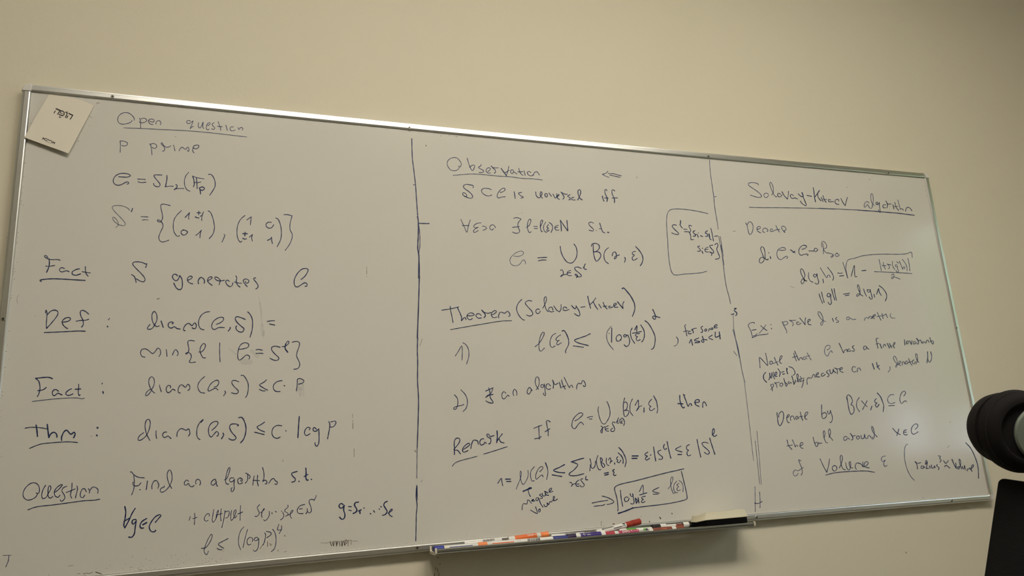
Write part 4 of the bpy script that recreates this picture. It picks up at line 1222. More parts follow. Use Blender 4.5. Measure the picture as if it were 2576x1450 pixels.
2.1 1880 1055 1840 1050 1825 1100 1850 1135 1885 1130
2.1 1910 1135 1915 1080 1945 1070 1965 1110
2.4 2155 1000 2185 1090
2.4 2222 980 2240 1050 2272 1095
2.2 2230 1060 2265 1030
1.9 2440 1050 2440 1100 2410 1138
!2060 780 7.576
1.7 1425 890 1450 885 1490 960 1495 1040 1470 1100 1458 1080 1485 1040
1.7 1425 890 1420 920 1460 1000 1520 1045
1.9 1525 1035 1560 1000 1555 975 1530 985 1525 1040 1565 1065
2 1590 1050 1590 1000 1620 990 1640 1035
2 1680 975 1655 990 1655 1030 1680 1030 1700 1000
2 1712 925 1735 1000 1775 1060
1.7 1690 1010 1770 985
2 1815 955 1785 970 1785 1015 1815 1030 1840 990
2 1850 1035 1880 950 1870 850 1850 835 1845 880 1870 960 1905 1000
2.4 2070 800 2075 900 2060 1012
2 2070 930 2110 1000 2145 940 2150 860
2.6 2130 800 2148 860
@Denote by B(x, epsilon) subset of G|1900 960
2.3 352 508 360 600 375 690 400 720 440 660 460 570 450 500 425 488 385 530 380 580
2.2 515 590 550 560 545 535 520 555 510 610 530 665 552 670
2.1 575 635 570 585 600 560 625 580 635 618
2.1 670 565 655 585 665 620 695 590 680 565 705 600
2.2 730 500 745 570 770 635
1.9 712 575 765 565
2.1 800 580 850 520 850 500 820 505 800 560 815 612 840 612
2.3 1075 380 1075 480 1085 590 1110 605 1150 570 1155 530 1120 505 1085 530
2.2 1170 480 1180 520 1200 530 1220 480
2.2 1215 470 1245 560 1248 620 1225 670 1210 662
2.3 1485 290 1485 240 1515 218 1555 260 1575 330 1550 380 1580 390 1602 450 1590 510 1555 535 1525 480 1500 350 1485 260
2 1685 260 1645 330 1645 420 1690 492
2 1722 315 1765 365 1812 410
2 1810 315 1780 380 1738 458
2.3 1890 402 1870 462
2.3 1960 280 1935 310 1940 340 1970 350
2.6 1970 350 1945 385 1970 420 2005 375
2.8 1978 190 2030 250 2055 310
2.2 2055 310 2080 390 2072 495
1.9 2245 215 2190 220 2145 280 2160 345 2210 360 2262 342
2.1 2160 395 2255 390
2 2405 240 2435 190 2420 158 2380 175 2348 240 2345 320 2370 360 2410 325 2440 315 2450 335
@the ball around x in G|1900 960
2 515 950 540 1040 595 1105
1.9 512 1050 600 1030
2 600 948 630 1010 650 1065 665 1030 690 1055
2 720 1050 770 1025 770 995 740 995 725 1040 745 1080 775 1085
2.1 938 905 955 980 990 1060 1015 1030 1000 985 965 1005
2.2 1030 990 1020 1005 1078 1000
2 1115 920 1130 840 1115 798 1100 830 1115 920 1150 995 1170 995
2 1195 910 1220 830 1205 770 1185 800 1200 880 1255 955
2 1485 900 1450 895 1430 930 1450 960 1485 935 1500 915 1525 940
2.4 1540 845 1575 900 1580 940 1555 952
2.1 1545 850 1580 885 1620 878
2.2 1675 885 1645 890 1645 930 1675 935 1690 905 1670 885
2.3 1712 875 1725 930 1760 920 1770 855 1780 910 1805 930
2.1 1820 925 1830 880 1860 885 1875 915
2 1900 905 1890 935 1915 930 1930 860 1915 770 1890 725 1885 760 1920 840 1975 900
2.2 2228 762 2290 830 2350 865
2.2 2325 770 2310 830 2292 880
2.2 2450 785 2410 800 2405 850 2435 870 2462 862
2 2410 825 2450 822
!2100 1050
2.2 1305 195 1345 155 1335 115 1300 112 1250 165 1240 235 1265 275 1300 270 1350 238
@of volume epsilon, underlined|1900 1040
2 740 775 705 755 715 800 755 900 760 970 745 1005
1.9 780 878 690 935 650 920 615 960 630 1015 670 1010 695 975
2 1050 740 1100 850 1158 958
2 1158 958 1185 860 1203 742
2.1 1290 850 1250 870 1255 920 1290 940 1322 900 1310 860 1275 848
2 1362 890 1400 800 1412 710 1390 680 1375 720 1390 820 1420 900 1460 918
2 1465 805 1480 880 1520 925 1545 860 1540 785 1520 800 1540 880 1578 888
2 1640 910 1620 880 1635 815 1680 810 1720 830 1745 870 1740 800 1745 790
2 1745 870 1800 850 1830 810 1810 782 1770 810 1770 865 1845 890
2.3 1142 1005 1250 975 1400 955 1600 942 1800 938 1932 960
1.9 2108 695 2060 705 2042 750 2060 785 2105 762
2 2105 762 2080 810 2095 865 2135 848
@in brackets: radius cubed is about volume|2100 1050
1.7 1185 442 1165 440 1135 500 1130 650 1165 820 1230 960 1290 1025
2.3 1300 720 1330 765 1340 840
2.2 1305 725 1350 750 1390 738
2.2 1420 790 1395 805 1405 832 1435 825 1440 790 1455 820
2.3 1490 740 1470 770 1480 700 1500 740 1480 830 1480 830 1520 830
2.2 1535 790 1545 825
2.3 1565 775 1575 825 1605 820 1615 785 1625 820
2.3 1660 770 1650 790 1690 820 1680 852
2.1 1675 630 1712 632 1700 670 1725 700 1702 730
2.2 1762 705 1800 750 1838 705
2.2 1780 800 1805 780 1862 825
2.3 1900 685 1935 770 1968 830
2.3 1968 830 1960 745
2.2 1995 805 1985 835 2010 840 2015 810 1995 805
2.2 2010 830 2040 760 2030 690 2015 680 2020 740 2055 840
2.3 2065 800 2080 840 2100 820 2100 780 2115 850
2.2 2145 870 2150 840 2170 845 2185 820 2200 850
2.4 2205 840 2245 800 2240 770 2215 800 2215 870 2228 878
2.3 2122 415 2200 500 2270 640 2320 800 2330 992
'''
INK_C = '''
@upright divider line left of the middle|1000 300 3.625
3 130 178 135 350 148 460 165 610 175 760 184 875
3.6 183 888 190 940 189 1060 185 1180 195 1250 200 1450
2.2 195 975 203 1050 203 1170 195 1220 190 1450
2.2 145 598 163 600
3.2 192 950 240 952 288 952
!1020 690 1
3.4 35 0 33.5 60 30 160
!1000 850 3.625
3 184 0 181 130 184 210 183 400 192 560 188 760 180 1000
1.8 180 1000 178 1100 176 1280
2.6 176 1348 172 1450
!1000 1225 6.44
2.6 312 0 302 100 305 200 318 300 305 450 302 600 296 880
2 318 0 320 200 308 250
@upright divider line right of the middle|1740 380 2.788
1.7 125 65 132 160 145 250 155 320
1.8 156 322 160 380 180 502
1.3 181 505 186 550
1.5 190 600 205 680 228 800
1.7 206 660 218 760 232 880 245 960 262 1020 273 1072
1.6 200 600 212 670 222 740
1.8 158 322 172 320
1.3 292 1150 294 1245
1.7 294 1240 312 1340 335 1450
!1530 740
1.8 2020 580 2100 860 2170 1250 2215 1440
2.6 2045 235 2080 232 2040 265 2080 300 2085 330 2065 352
2.6 1992 332 2040 322
1.6 2035 930 2085 1000
!1870 960 1
1.2 3 5 8 45 14 95 20 150 26 200
1.2 34 125 40 190 45 260
1.4 30 150 36 210 41 258
!1380 1225 4.6
1.6 2388 0 2390 120 2392 288
1.8 2442 62 2448 160 2447 245
2.2 2385 190 2420 195 2445 188 2470 172
@faint letter T at the left edge|0 1225
1.3 50 1115 140 1112 185 1112
2.2 145 1120 135 1200 95 1300
'''
DIRT = '''
@brown scribble of dried ink by the bottom rail|700 1225
1.2 690 912 760 915 830 905
2 840 890 862 960
2 880 895 895 965 905 885
2.4 935 885 945 965
2.4 960 890 950 940
2 985 885 1000 962
2.2 1020 880 1035 965 1045 885
2.2 1060 880 1080 955 1085 870
2 1100 860 1120 890 1105 925
1.8 1140 870 1130 968
1.6 1180 875 1185 940
1.4 1095 880 1190 868
1 1200 885 1290 884
@dashed upright scratches right of the left text|560 640
1.2 2332 200 2336 245
1.6 2334 255 2336 320
1.2 2333 350 2333 365
!600 1000
1.2 1847 270 1848 335
1.2 1850 370 1851 400
1.8 1852 420 1853 510
1.8 1871 835 1872 890
1.6 1873 895 1875 965
1.4 720 1015 720 1045
@dried spots above the pen tray|1450 1270 10.304
2.6 2155 335 2175 345 2185 372
2.4 2475 225 2480 245
2.2 1893 435 1898 455
2.4 950 500 985 510
1.6 648 435 645 480
1.4 645 500 645 555
1.2 712 545 712 570
1 1660 325 1685 312
1.2 190 380 196 386
1 1965 118 1975 118
@small rust-brown specks on the writing surface|320 640
2 480 725 520 718
!270 260
1.6 1105 540 1110 545
1 2055 718 2060 720
!0 180
1.6 1565 530 1570 510 1590 505 1612 518
1.2 1445 715 1490 750
1.2 1255 1130 1280 1128
1 1260 1175 1262 1180
1 1448 870 1448 882
!40 930
1.4 1215 1078 1230 1085
!460 1225
2.4 1645 797 1655 797
1.8 1370 890 1372 970
1.6 1410 920 1425 960 1440 930
1.4 1300 930 1250 1010
1.4 1535 1022 1548 1048
1.4 1640 1060 1680 1050
1 430 663 434 665
!0 1225
1.8 1350 1415 1400 1400 1440 1410 1500 1385
2.2 1550 1385 1640 1415
1.4 1255 1415 1300 1410
1.2 790 1425 800 1440
1.2 1110 1290 1190 1275
1.6 2255 1352 2305 1350
!1000 300 3.625
2.2 259 238 260 246
1.2 395 148 397 158
1.2 530 155 548 165
1.2 472 145 473 152
1.4 100 108 118 112
!1000 850 3.625
1.4 148 1030 175 1045
1.2 160 1025 165 1045
1.2 228 1300 212 1318
1.2 225 12 203 75
!1100 370
1 1315 1082 1320 1084
1 1362 1070 1378 1066
1 402 968 406 970
1 2180 12 2200 20
!1440 400
1.4 1040 290 1048 310
!2060 440 8.587
1.4 605 265 610 275
1 1145 50 1150 58
1.4 1085 100 1100 108
1 2275 235 2278 238
1.6 2300 345 2303 352
1 2333 452 2335 458
!2100 1050
1 1820 495 1862 460
1 1797 556 1803 552
1.2 1870 70 1868 95
1.4 1425 1312 1440 1308
1 1605 1322 1610 1328
1 1240 852 1246 856
!0 600
1.4 272 68 275 80
1.2 215 540 232 545
1.2 215 570 216 590
1 300 922 275 980 285 1055
1.2 560 1255 568 1260
!1860 540
1 825 1162 890 1190
1 1608 1278 1614 1280
!1560 510
1.4 1828 464 1870 463
'''
SMEAR = '''
@grey-blue smear left by a wiped stroke|320 640
3 2130 690 2160 850 2175 1000
5 2150 780 2175 1000 2185 1150
9 2185 1150 2195 1300
7 2215 1250 2205 1340
@grey-blue smear under the letter P|500 860
14 1650 640 1650 760
9 1650 760 1650 850
6 1615 700 1605 820
5 1695 700 1700 880
4 1640 850 1640 900
@faint wiped haze behind the set braces|500 860
5 500 120 600 200
16 720 320 830 330
12 860 150 950 240
'''
CARD = '''
@big heading|40 195 10.733
3.6 1088 845 1195 892
2.8 1190 890 1165 940 1125 992
2.6 1063 905 1030 960
3.2 1212 898 1262 908 1305 945 1300 1005 1262 1035 1168 1002
2.4 1218 905 1198 955 1232 972
2.2 1260 980 1264 984
1.7 1168 1058 1220 1074
2 1192 1066 1180 1092
3.2 1345 937 1388 957
2.8 1388 957 1365 1020 1338 1080
2 1387 919 1390 922
3.6 1430 975 1532 1020
2.9 1528 1025 1500 1080 1465 1128
2.8 1405 1035 1375 1090
@small foot line|60 260 10.356
2.2 498 898 540 948
2 545 912 526 930
2 512 905 480 938
2 555 915 622 938 605 982 550 960
2 642 942 655 968
2.1 668 962 738 988 715 1030
2.2 758 1002 800 1052
2 815 1018 790 1032
2 770 1008 742 1038
@tiny grey line under it|60 260 10.356
0.8 568 996 580 1006
0.8 592 1003 606 1014
0.8 618 1012 632 1022
0.8 640 1018 650 1030
0.8 662 1028 676 1040
'''
def lay(items):
    for o, holder in items:
        if holder is None: par(o, wb)
        else: o.parent = holder
lay(ink(INK_A + '\n' + INK_B, 'handwriting', (M['ink'], M['inkthin']), -.0004, 'blue marker handwriting: '))
lay(ink(INK_C, 'drawn_line', (M['ink'], M['inkthin']), -.0004, 'blue marker drawing: ', 40, 'stroke'))
lay(ink(DIRT, 'stain', (M['dirt'], M['dirt2']), -.0002, '', 25, 'mark'))
lay(ink(SMEAR, 'smudge', (M['smear'], M['smear']), -.00015, '', 60, 'mark'))
# crumbs of dried ink that collect along the lower and the left rail
V, F = [], []
def speck(x, z, r, y=-.0003):
    n = 5; b = len(V); a0 = random.random() * 6
    for i in range(n): V.append((x + r * (1 + random.random()) * math.cos(a0 + i * 2 * PI / n), y, z + r * .7 * (1 + random.random()) * math.sin(a0 + i * 2 * PI / n)))
    F.append(tuple(range(b, b + n)))
for i in range(420):
    x = random.uniform(X0 + .02, X1 - .02); speck(x, zbot(x) + .001 + random.expovariate(1 / .0022), random.uniform(.0002, .00055))
for i in range(60):
    speck(X0 + .001 + random.expovariate(1 / .002), random.uniform(Z0 - .1, Z0 + .95), random.uniform(.0004, .0010))
for i in range(90):
    x = random.uniform(X0 + .02, X1 - .02); speck(x, random.uniform(zbot(x), ztop(x) - .01), random.uniform(.00015, .0004))
for i in range(70):
    x = random.gauss(-.13, .08); speck(x, zbot(x) + .002 + random.expovariate(1 / .010), random.uniform(.0003, .0008))
par(mesh_obj('dried_ink_crumbs', V, F, M['dirt2'], kind='stuff'), wb)
# scuffs on the wall under the tray
V, F = [], []
for (u, v, w, h) in ((1102, 1404, 2, 1.5), (1107, 1419, 1.5, 1.5), (1096, 1431, 1, 5), (1101, 1436, 1, 7), (1104, 1446, 1, 6), (2279.5, 1391, 1.4, 2.6), (54, 272, 1.2, 1.6), (1093, 1446, 1, 5), (18, 598, 1.6, 1.6)):
    b = len(V)
    for i in range(6):
        a = i * PI / 3; p = at(u + w * math.cos(a), v + h * math.sin(a), YW - .0004); V.append(p)
    F.append(tuple(range(b, b + 6)))
sc = mesh_obj('scuff_mark', V, F, M['dirt2'], wf); sc['kind'] = 'stuff'

# ------------------------------------------------------------------ the pen tray
def tz(x): return .0012 - .0066 * (x - .486) / .963      # the tray sags a little to the right
FLZ = Z0 - .1785; LIPY = -.065; TX0, TX1 = .486, 1.449
tray = thing('marker_tray', 'long narrow aluminium marker tray with cream end caps under the whiteboard', 'tray', ((TX0 + TX1) / 2, -.035, FLZ))
prof = [(-.0068, FLZ + .0115), (-.0082, FLZ + .0115), (-.0082, FLZ + .0003), (-.061, FLZ), (-.0635, FLZ + .0015), (-.0638, FLZ + .0085),
        (-.0650, FLZ + .0092), (-.0668, FLZ + .0082), (-.0675, FLZ + .0045), (-.0668, FLZ + .0008), (-.0662, FLZ - .0002), (-.0672, FLZ - .0010), (-.0672, FLZ - .0020), (-.063, FLZ - .0024), (-.0068, FLZ - .0024)]
V, F = [], []
for x in (TX0, TX1):
    for y, z in prof: V.append((x, y, z + tz(x)))
k = len(prof)
for j in range(k): F.append((j, (j + 1) % k, k + (j + 1) % k, k + j))
F += [tuple(range(k)), tuple(range(k, 2 * k))]
bm = bmesh.new(); me = bpy.data.meshes.new('t'); me.from_pydata(V, [], F); bm.from_mesh(me)
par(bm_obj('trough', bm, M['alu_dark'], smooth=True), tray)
for x0, x1 in ((TX0 - .004, TX0 + .0005), (TX1 - .0005, TX1 + .0035)):
    # U shaped end cap: back upright, floor, front upright
    bm = bmesh.new()
    out = [(-.0066, FLZ + .0135), (-.0066, FLZ - .0045), (-.058, FLZ - .0060), (-.0665, FLZ - .0045), (-.0695, FLZ), (-.0690, FLZ + .0100), (-.0655, FLZ + .0115), (-.0622, FLZ + .0105),
           (-.0610, FLZ + .004), (-.058, FLZ + .0015), (-.016, FLZ + .0015), (-.0125, FLZ + .004), (-.0120, FLZ + .0135)]
    lo = [bm.verts.new((x0, y, z + tz(x0))) for y, z in out]; hi = [bm.verts.new((x1, y, z + tz(x0))) for y, z in out]
    for i in range(len(out)): j = (i + 1) % len(out); bm.faces.new((lo[i], lo[j], hi[j], hi[i]))
    bm.faces.new(lo); bm.faces.new(hi)
    bmesh.ops.triangulate(bm, faces=[f for f in bm.faces if len(f.verts) > 4])
    par(bm_obj('end_cap', bm, M['cream']), tray)

# ------------------------------------------------------------------ markers
def tx(u, y):                       # x of a spot on the tray line
    return at(u, 1382.5 - (u - 1096.6) * .0881, y).x
def marker(name, label, pa, pb, segs, r=.008, bars=None, text=None, stripes=None):
    """pa, pb: axis ends; segs: (t0, t1, material, part name, radius factor, rounded end)"""
    c = (Vector(pa) + Vector(pb)) / 2; ax = Vector(pb) - Vector(pa); L = ax.length; ax.normalize()
    t = thing(name, label, 'marker', c, 'dry-erase markers in the tray')
    fr = (Vector((0, -1, .35)) - ax * Vector((0, -1, .35)).dot(ax)).normalized(); up = ax.cross(fr) * -1
    if up.z < 0: up = -up
    for t0, t1, m, pn, rf, end in segs:
        bm = bmesh.new(); a, b = t0 * L - L / 2, t1 * L - L / 2; rr = r * rf; e = min(.0016, (b - a) * .3)
        pr = [(a, rr * .82 if end < 0 else rr * .97), (a + e, rr), (b - e, rr), (b, rr * .82 if end > 0 else rr * .97)]
        if end: pr = [(a, rr * .97)] + pr[1:3] + [(b, rr * .8)] if end > 0 else [(a, rr * .8)] + pr[1:3] + [(b, rr * .97)]
        lathe(bm, pr, (0, 0, 0), ax, 28)
        bm_obj(pn, bm, M[m], t, smooth=True)
    def patch(nm, quads, m):
        V, F = [], []
        for a0, a1, s0, s1 in quads:            # along-axis fractions, angular positions in radians from the facing side
            n = 4; b = len(V)
            for i in range(n + 1):
                th = s0 + (s1 - s0) * i / n
                d = (fr * math.cos(th) + up * math.sin(th)) * (r * 1.012)
                V.append(ax * (a0 * L - L / 2) + d); V.append(ax * (a1 * L - L / 2) + d)
            for i in range(n): F.append((b + 2 * i, b + 2 * i + 1, b + 2 * i + 3, b + 2 * i + 2))
        mesh_obj(nm, V, F, m, t)
    if stripes:
        for a0, a1, s0, s1, m in stripes: patch('stripe', [(a0, a1, s0, s1)], M[m])
    if bars:
        a0, a1, s0, s1 = bars; q = []; x = a0; rnd = random.Random(int(pa[0] * 1000))
        while x < a1:
            w = (a1 - a0) * rnd.choice((.015, .03, .045)); q.append((x, min(x + w, a1), s0, s1)); x += w + (a1 - a0) * rnd.choice((.02, .04))
        patch('barcode', q, M['print'])
    if text:
        for s, f, size, m, th in text:
            cu = bpy.data.curves.new('lettering', 'FONT'); cu.body = s; cu.size = size; cu.align_x = 'CENTER'; cu.align_y = 'CENTER'; cu.extrude = .0001; cu.offset = size * .012
            tmp = bpy.data.objects.new('tmp', cu); COL.objects.link(tmp); dg = bpy.context.evaluated_depsgraph_get()
            me = bpy.data.meshes.new_from_object(tmp.evaluated_get(dg)); bpy.data.objects.remove(tmp); bpy.data.curves.remove(cu)
            me.name = 'lettering'; me.materials.clear(); me.materials.append(M[m]); o = bpy.data.objects.new('lettering', me); COL.objects.link(o); o.parent = t
            nrm = (fr * math.cos(th) + up * math.sin(th)).normalized(); upd = (nrm.cross(ax)); upd = upd if upd.z > 0 else -upd
            xd = upd.cross(nrm)
            o.matrix_local = Matrix.Translation(ax * (f * L - L / 2) + nrm * (r * 1.03)) @ Matrix((xd, upd, nrm)).transposed().to_4x4()
    return t
zf = FLZ + .0082; yf = -.0535          # front row, lying against the lip
zb = FLZ + .0168; yb = -.0385          # pens lying on top behind the front row
def seg(u0, u1, parts):                # pixel borders along the tray -> fractions
    return [((a - u0) / (u1 - u0), (b - u0) / (u1 - u0), *rest) for a, b, *rest in parts]
def mk(name, label, u0, u1, parts, y0=yf, y1=None, z0=zf, z1=None, r=.008, **k):
    y1 = y0 if y1 is None else y1; z1 = z0 if z1 is None else z1
    for key in ('bars',):
        if k.get(key): a, b, *q = k[key]; k[key] = ((a - u0) / (u1 - u0), (b - u0) / (u1 - u0), *q)
    if k.get('stripes'): k['stripes'] = [((a - u0) / (u1 - u0), (b - u0) / (u1 - u0), *q) for a, b, *q in k['stripes']]
    if k.get('text'): k['text'] = [(s, (f - u0) / (u1 - u0), *q) for s, f, *q in k['text']]
    xa, xb = tx(u0, y0), tx(u1, y1)
    return marker(name, label, (xa, y0, z0 + tz(xa)), (xb, y1, z1 + tz(xb)), seg(u0, u1, parts), r, **k)
mk('marker', 'white marker with a bright blue cap at the left end of the tray', 1091.5, 1201.5,
   [(1091.5, 1116, 'blue', 'cap', 1, -1), (1116, 1126, 'cream', 'collar', .97, 0), (1126, 1187, 'white', 'barrel', .95, 0), (1187, 1201.5, 'offwhite', 'end_plug', .93, 0)], y0=-.0520,
   stripes=[(1128, 1187, -.10, .12, 'navy'), (1127, 1178, 1.02, 1.5, 'navy')])
mk('marker', 'white marker with an orange cap, just right of the blue-capped one', 1202, 1308,
   [(1202, 1224, 'orange', 'cap', 1, 0), (1224, 1234, 'offwhite', 'collar', .97, 0), (1234, 1293, 'white', 'barrel', .95, 0), (1293, 1308, 'offwhite', 'end_plug', .98, 0)], y0=-.0520,
   stripes=[(1236, 1291, -.12, .2, 'orangel')])
mk('marker', 'white marker printed with a barcode lying behind the orange-capped one', 1168, 1262,
   [(1168, 1190, 'white', 'cap', 1, 0), (1190, 1262, 'white', 'barrel', .96, 1)], y0=-.037, y1=-.034, z0=zb - .004, z1=zb - .001, bars=(1213, 1242, -.1, .8), r=.0072)
mk('marker', 'orange-labelled marker with a light orange cap and white script', 1279, 1380,
   [(1279, 1294, 'white', 'end_plug', .96, 0), (1294, 1349, 'orangel', 'label_sleeve', .97, 0), (1349, 1359, 'offwhite', 'collar', .97, 0), (1359, 1380, 'orange', 'cap', 1, 1)],
   y0=-.0385, y1=-.034, z0=zb - .001, z1=zb + .004, text=[('Ocon', 1333, .008, 'white', .35), ('~y', 1344, .006, 'white', .35)])
mk('marker', 'white barcoded marker with a dark blue cap in the tray', 1308.5, 1426,
   [(1308.5, 1389, 'white', 'barrel', .96, 0), (1389, 1426, 'navy', 'cap', 1, 0)], bars=(1324, 1357, -.3, .75))
mk('marker', 'plain white marker lying behind the dark blue cap', 1386, 1470,
   [(1386, 1408, 'white', 'cap', 1, -1), (1408, 1470, 'white', 'barrel', .95, 0)], y0=-.038, y1=-.036, z0=zb - .004, z1=zb - .005, bars=(1420, 1448, .3, .9), r=.0076)
mk('marker', 'purple-labelled marker with a dark purple cap in the middle of the tray', 1424.5, 1521,
   [(1424.5, 1447, 'dpurple', 'cap', 1, -1), (1447, 1458, 'offwhite', 'collar', .98, 0), (1458, 1510, 'purple', 'label_sleeve', 1, 0), (1510, 1521, 'white', 'end_plug', .95, 0)], y0=-.0520, r=.0092, z0=zf + .001, z1=zf + .0012,
   text=[('C', 1467, .009, 'white', .3), ('oveos', 1478, .0042, 'white', .1), ('EXPO', 1478, .006, 'white', .85)])
mk('marker', 'crimson marker with white block lettering in the right half of the tray', 1521.5, 1606,
   [(1521.5, 1544, 'crimson', 'cap', 1, -1), (1544, 1554, 'offwhite', 'collar', .97, 0), (1554, 1605, 'pink', 'label_sleeve', .99, 0), (1605, 1606, 'white', 'end_plug', .9, 0)], r=.0082,
   text=[('EXPO', 1572, .0092, 'white', .22)], stripes=[(1585, 1586.2, .25, .85, 'white'), (1585, 1602, .8, .88, 'white'), (1585, 1602, .2, .28, 'white'), (1601, 1602, .2, .85, 'white')])
mk('marker', 'white marker with a green label, half hidden behind the crimson one', 1556, 1640,
   [(1556, 1575, 'offwhite', 'cap', 1, -1), (1575, 1600, 'green', 'label_sleeve', .98, 0), (1600, 1640, 'white', 'barrel', .97, 1)], y0=-.036, y1=-.047, z0=zf + .004, z1=zf + .0025,
   stripes=[(1616, 1622, -.3, .35, 'green'), (1622, 1627, -.3, .35, 'dpurple'), (1600, 1634, .85, 1.2, 'green')])
mk('marker', 'brown-labelled marker just left of the eraser', 1630, 1719,
   [(1630, 1640, 'white', 'end_plug', .96, -1), (1640, 1688, 'brown', 'label_sleeve', .99, 0), (1688, 1698, 'white', 'collar', .98, 0), (1698, 1719, 'brown', 'cap', 1, 0)], y0=-.0525, z0=zf - .0002, z1=zf - .0002,
   text=[('low odor', 1668, .0042, 'orange', .15)])
mk('marker', 'black-capped marker with a white end lying behind the brown one', 1639, 1733,
   [(1639, 1660, 'blk', 'cap', 1, -1), (1660, 1673, 'white', 'collar', .97, 0), (1673, 1717, 'white', 'label_sleeve', .98, 0), (1717, 1733, 'white', 'end_plug', .97, 1)], y0=-.037, z0=zf + .0075, z1=zf + .0075,
   stripes=[(1674, 1713, .45, .95, 'blk'), (1698, 1715, -.6, .3, 'brown'), (1713, 1717, -.4, .9, 'blk')])
# red marker leaning across the others
pa = at(1499, 1341.5, -.0475); pb = at(1610, 1312.5, -.026)
t_ = marker('marker', 'red-capped white marker leaning up across the other markers', pa, pb,
   [(0, .66, 'white', 'barrel', .93, 0), (.66, .80, 'red', 'cap_skirt', .98, 0), (.80, 1, 'red', 'cap', 1.06, 1)], r=.0082,
   bars=(.12, .38, .25, .80), stripes=[(.575, .64, .35, .75, 'blk'), (.36, .55, -.30, -.12, 'blk'), (.58, .63, -.2, .1, 'ring')])

# ------------------------------------------------------------------ the eraser
er = thing('whiteboard_eraser', 'beige whiteboard eraser with a thick black felt pad at the right end of the tray', 'eraser', (1.355, -.035, FLZ))
plan = [(1.2915, -.0605), (1.434, -.0605), (1.437, -.056), (1.437, -.016), (1.433, -.012), (1.270, -.012), (1.267, -.016), (1.2685, -.040)]
cx, cy = 1.354, -.036
def lump(name, rings, m, bev=0):
    """rings: (z function or value per vertex index, inset)"""
    bm = bmesh.new(); R = []
    for zf_, ins in rings:
        R.append([bm.verts.new((cx + (x - cx) * (1 - ins / .084), cy + (y - cy) * (1 - ins / .024), zf_(i, x))) for i, (x, y) in enumerate(plan)])
    n = len(plan)
    for A, B in zip(R, R[1:]):
        for i in range(n): bm.faces.new((A[i], A[(i + 1) % n], B[(i + 1) % n], B[i]))
    bm.faces.new(R[0]); bm.faces.new(R[-1])
    return par(bm_obj(name, bm, m, smooth=True), er)
ZS = Z0 - .1575                       # underside of the shell
dip = lambda x: -.0085 if x < 1.28 else 0
low = lambda x: -.0050 if x < 1.28 else 0
lump('shell', [(lambda i, x: ZS + low(x) - .0005, -.0006), (lambda i, x: ZS + low(x) + .001, -.0010), (lambda i, x: ZS + low(x) + .0022, .0), (lambda i, x: ZS + .0180 + dip(x), .0035), (lambda i, x: ZS + .0203 + dip(x), .0052), (lambda i, x: ZS + .0207 + dip(x), .0085)], M['beige'])
lump('felt_pad', [(lambda i, x: FLZ + .0006 + tz(x), .005 if False else .004), (lambda i, x: FLZ + .004 + tz(x), .0018), (lambda i, x: ZS + low(x) + .0005, .0015)], M['felt'])

# ------------------------------------------------------------------ the card tucked under the frame
def cy_(u, v):                        # the card stands off the board more towards its lower end
    f = min(1, max(0, (v - 236) / 150)); return -.0030 - .0075 * f
Q = [(124, 237.3), (184, 246.2), (212, 254.5), (236.5, 265.8), (204, 326), (172.3, 386), (116, 366), (61, 346), (92, 290)]
top = [at(u, v, cy_(u, v)) for u, v in Q]
th_ = Vector((0, .0012, 0)); n = len(Q)
V = top + [p + th_ for p in top]; c0 = at(148, 310, cy_(148, 310)); V.append(c0)
F = [(i, (i + 1) % n, n * 2) for i in range(n)] + [tuple(reversed(range(n, 2 * n)))] + [(i, n + i, n + (i + 1) % n, (i + 1) % n) for i in range(n)]
card = thing('printed_card', 'white paper card with bold Hebrew print tucked under the frame in the top left corner', 'card', c0)
par(mesh_obj('card_sheet', V, F, M['paper']), card)
def cardproj(a, b):
    # barycentric on the fan triangles keeps the print on the sheet
    best = None
    for i in range(n):
        (x1, y1), (x2, y2), (x3, y3) = Q[i], Q[(i + 1) % n], (148, 310)
        d = (y2 - y3) * (x1 - x3) + (x3 - x2) * (y1 - y3)
        l1 = ((y2 - y3) * (a - x3) + (x3 - x2) * (b - y3)) / d; l2 = ((y3 - y1) * (a - x3) + (x1 - x3) * (b - y3)) / d; l3 = 1 - l1 - l2
        if min(l1, l2, l3) >= -1e-6:
            pr_ = (top[i], top[(i + 1) % n], c0); nn = (pr_[1] - pr_[0]).cross(pr_[2] - pr_[0]).normalized()
            dd = ray(a, b); k_ = (pr_[0] - CAM).dot(nn) / dd.dot(nn)
            return CAM + dd * (k_ * (1 - .0004 / 2))
    return at(a, b, -.012)
_at = at
def at(u, v, y=0.0): return cardproj(u, v) if y == 99 else _at(u, v, y)
def ink_card():
    global ink
    ox = oy = 0; s = 1; cur = None
    for ln in CARD.strip().splitlines():
        if ln[0] == '@':
            if cur: par(mesh_obj('print', cur[1], cur[2], M['print'], label=cur[0]), card)
            lab, o_ = ln[1:].rsplit('|', 1); cur = ['black Hebrew print: ' + lab, [], []]; ox, oy, s = [float(t) for t in o_.split()]
        else:
            q = [float(t) for t in ln.split()]
            P = [Vector((ox + q[i] / s, oy + q[i + 1] / s)) for i in range(1, len(q) - 1, 2)]
            ribbon(cur[1], cur[2], P, q[0] * .78, cardproj, taper=0)
    par(mesh_obj('print', cur[1], cur[2], M['print'], label=cur[0]), card)
ink_card()

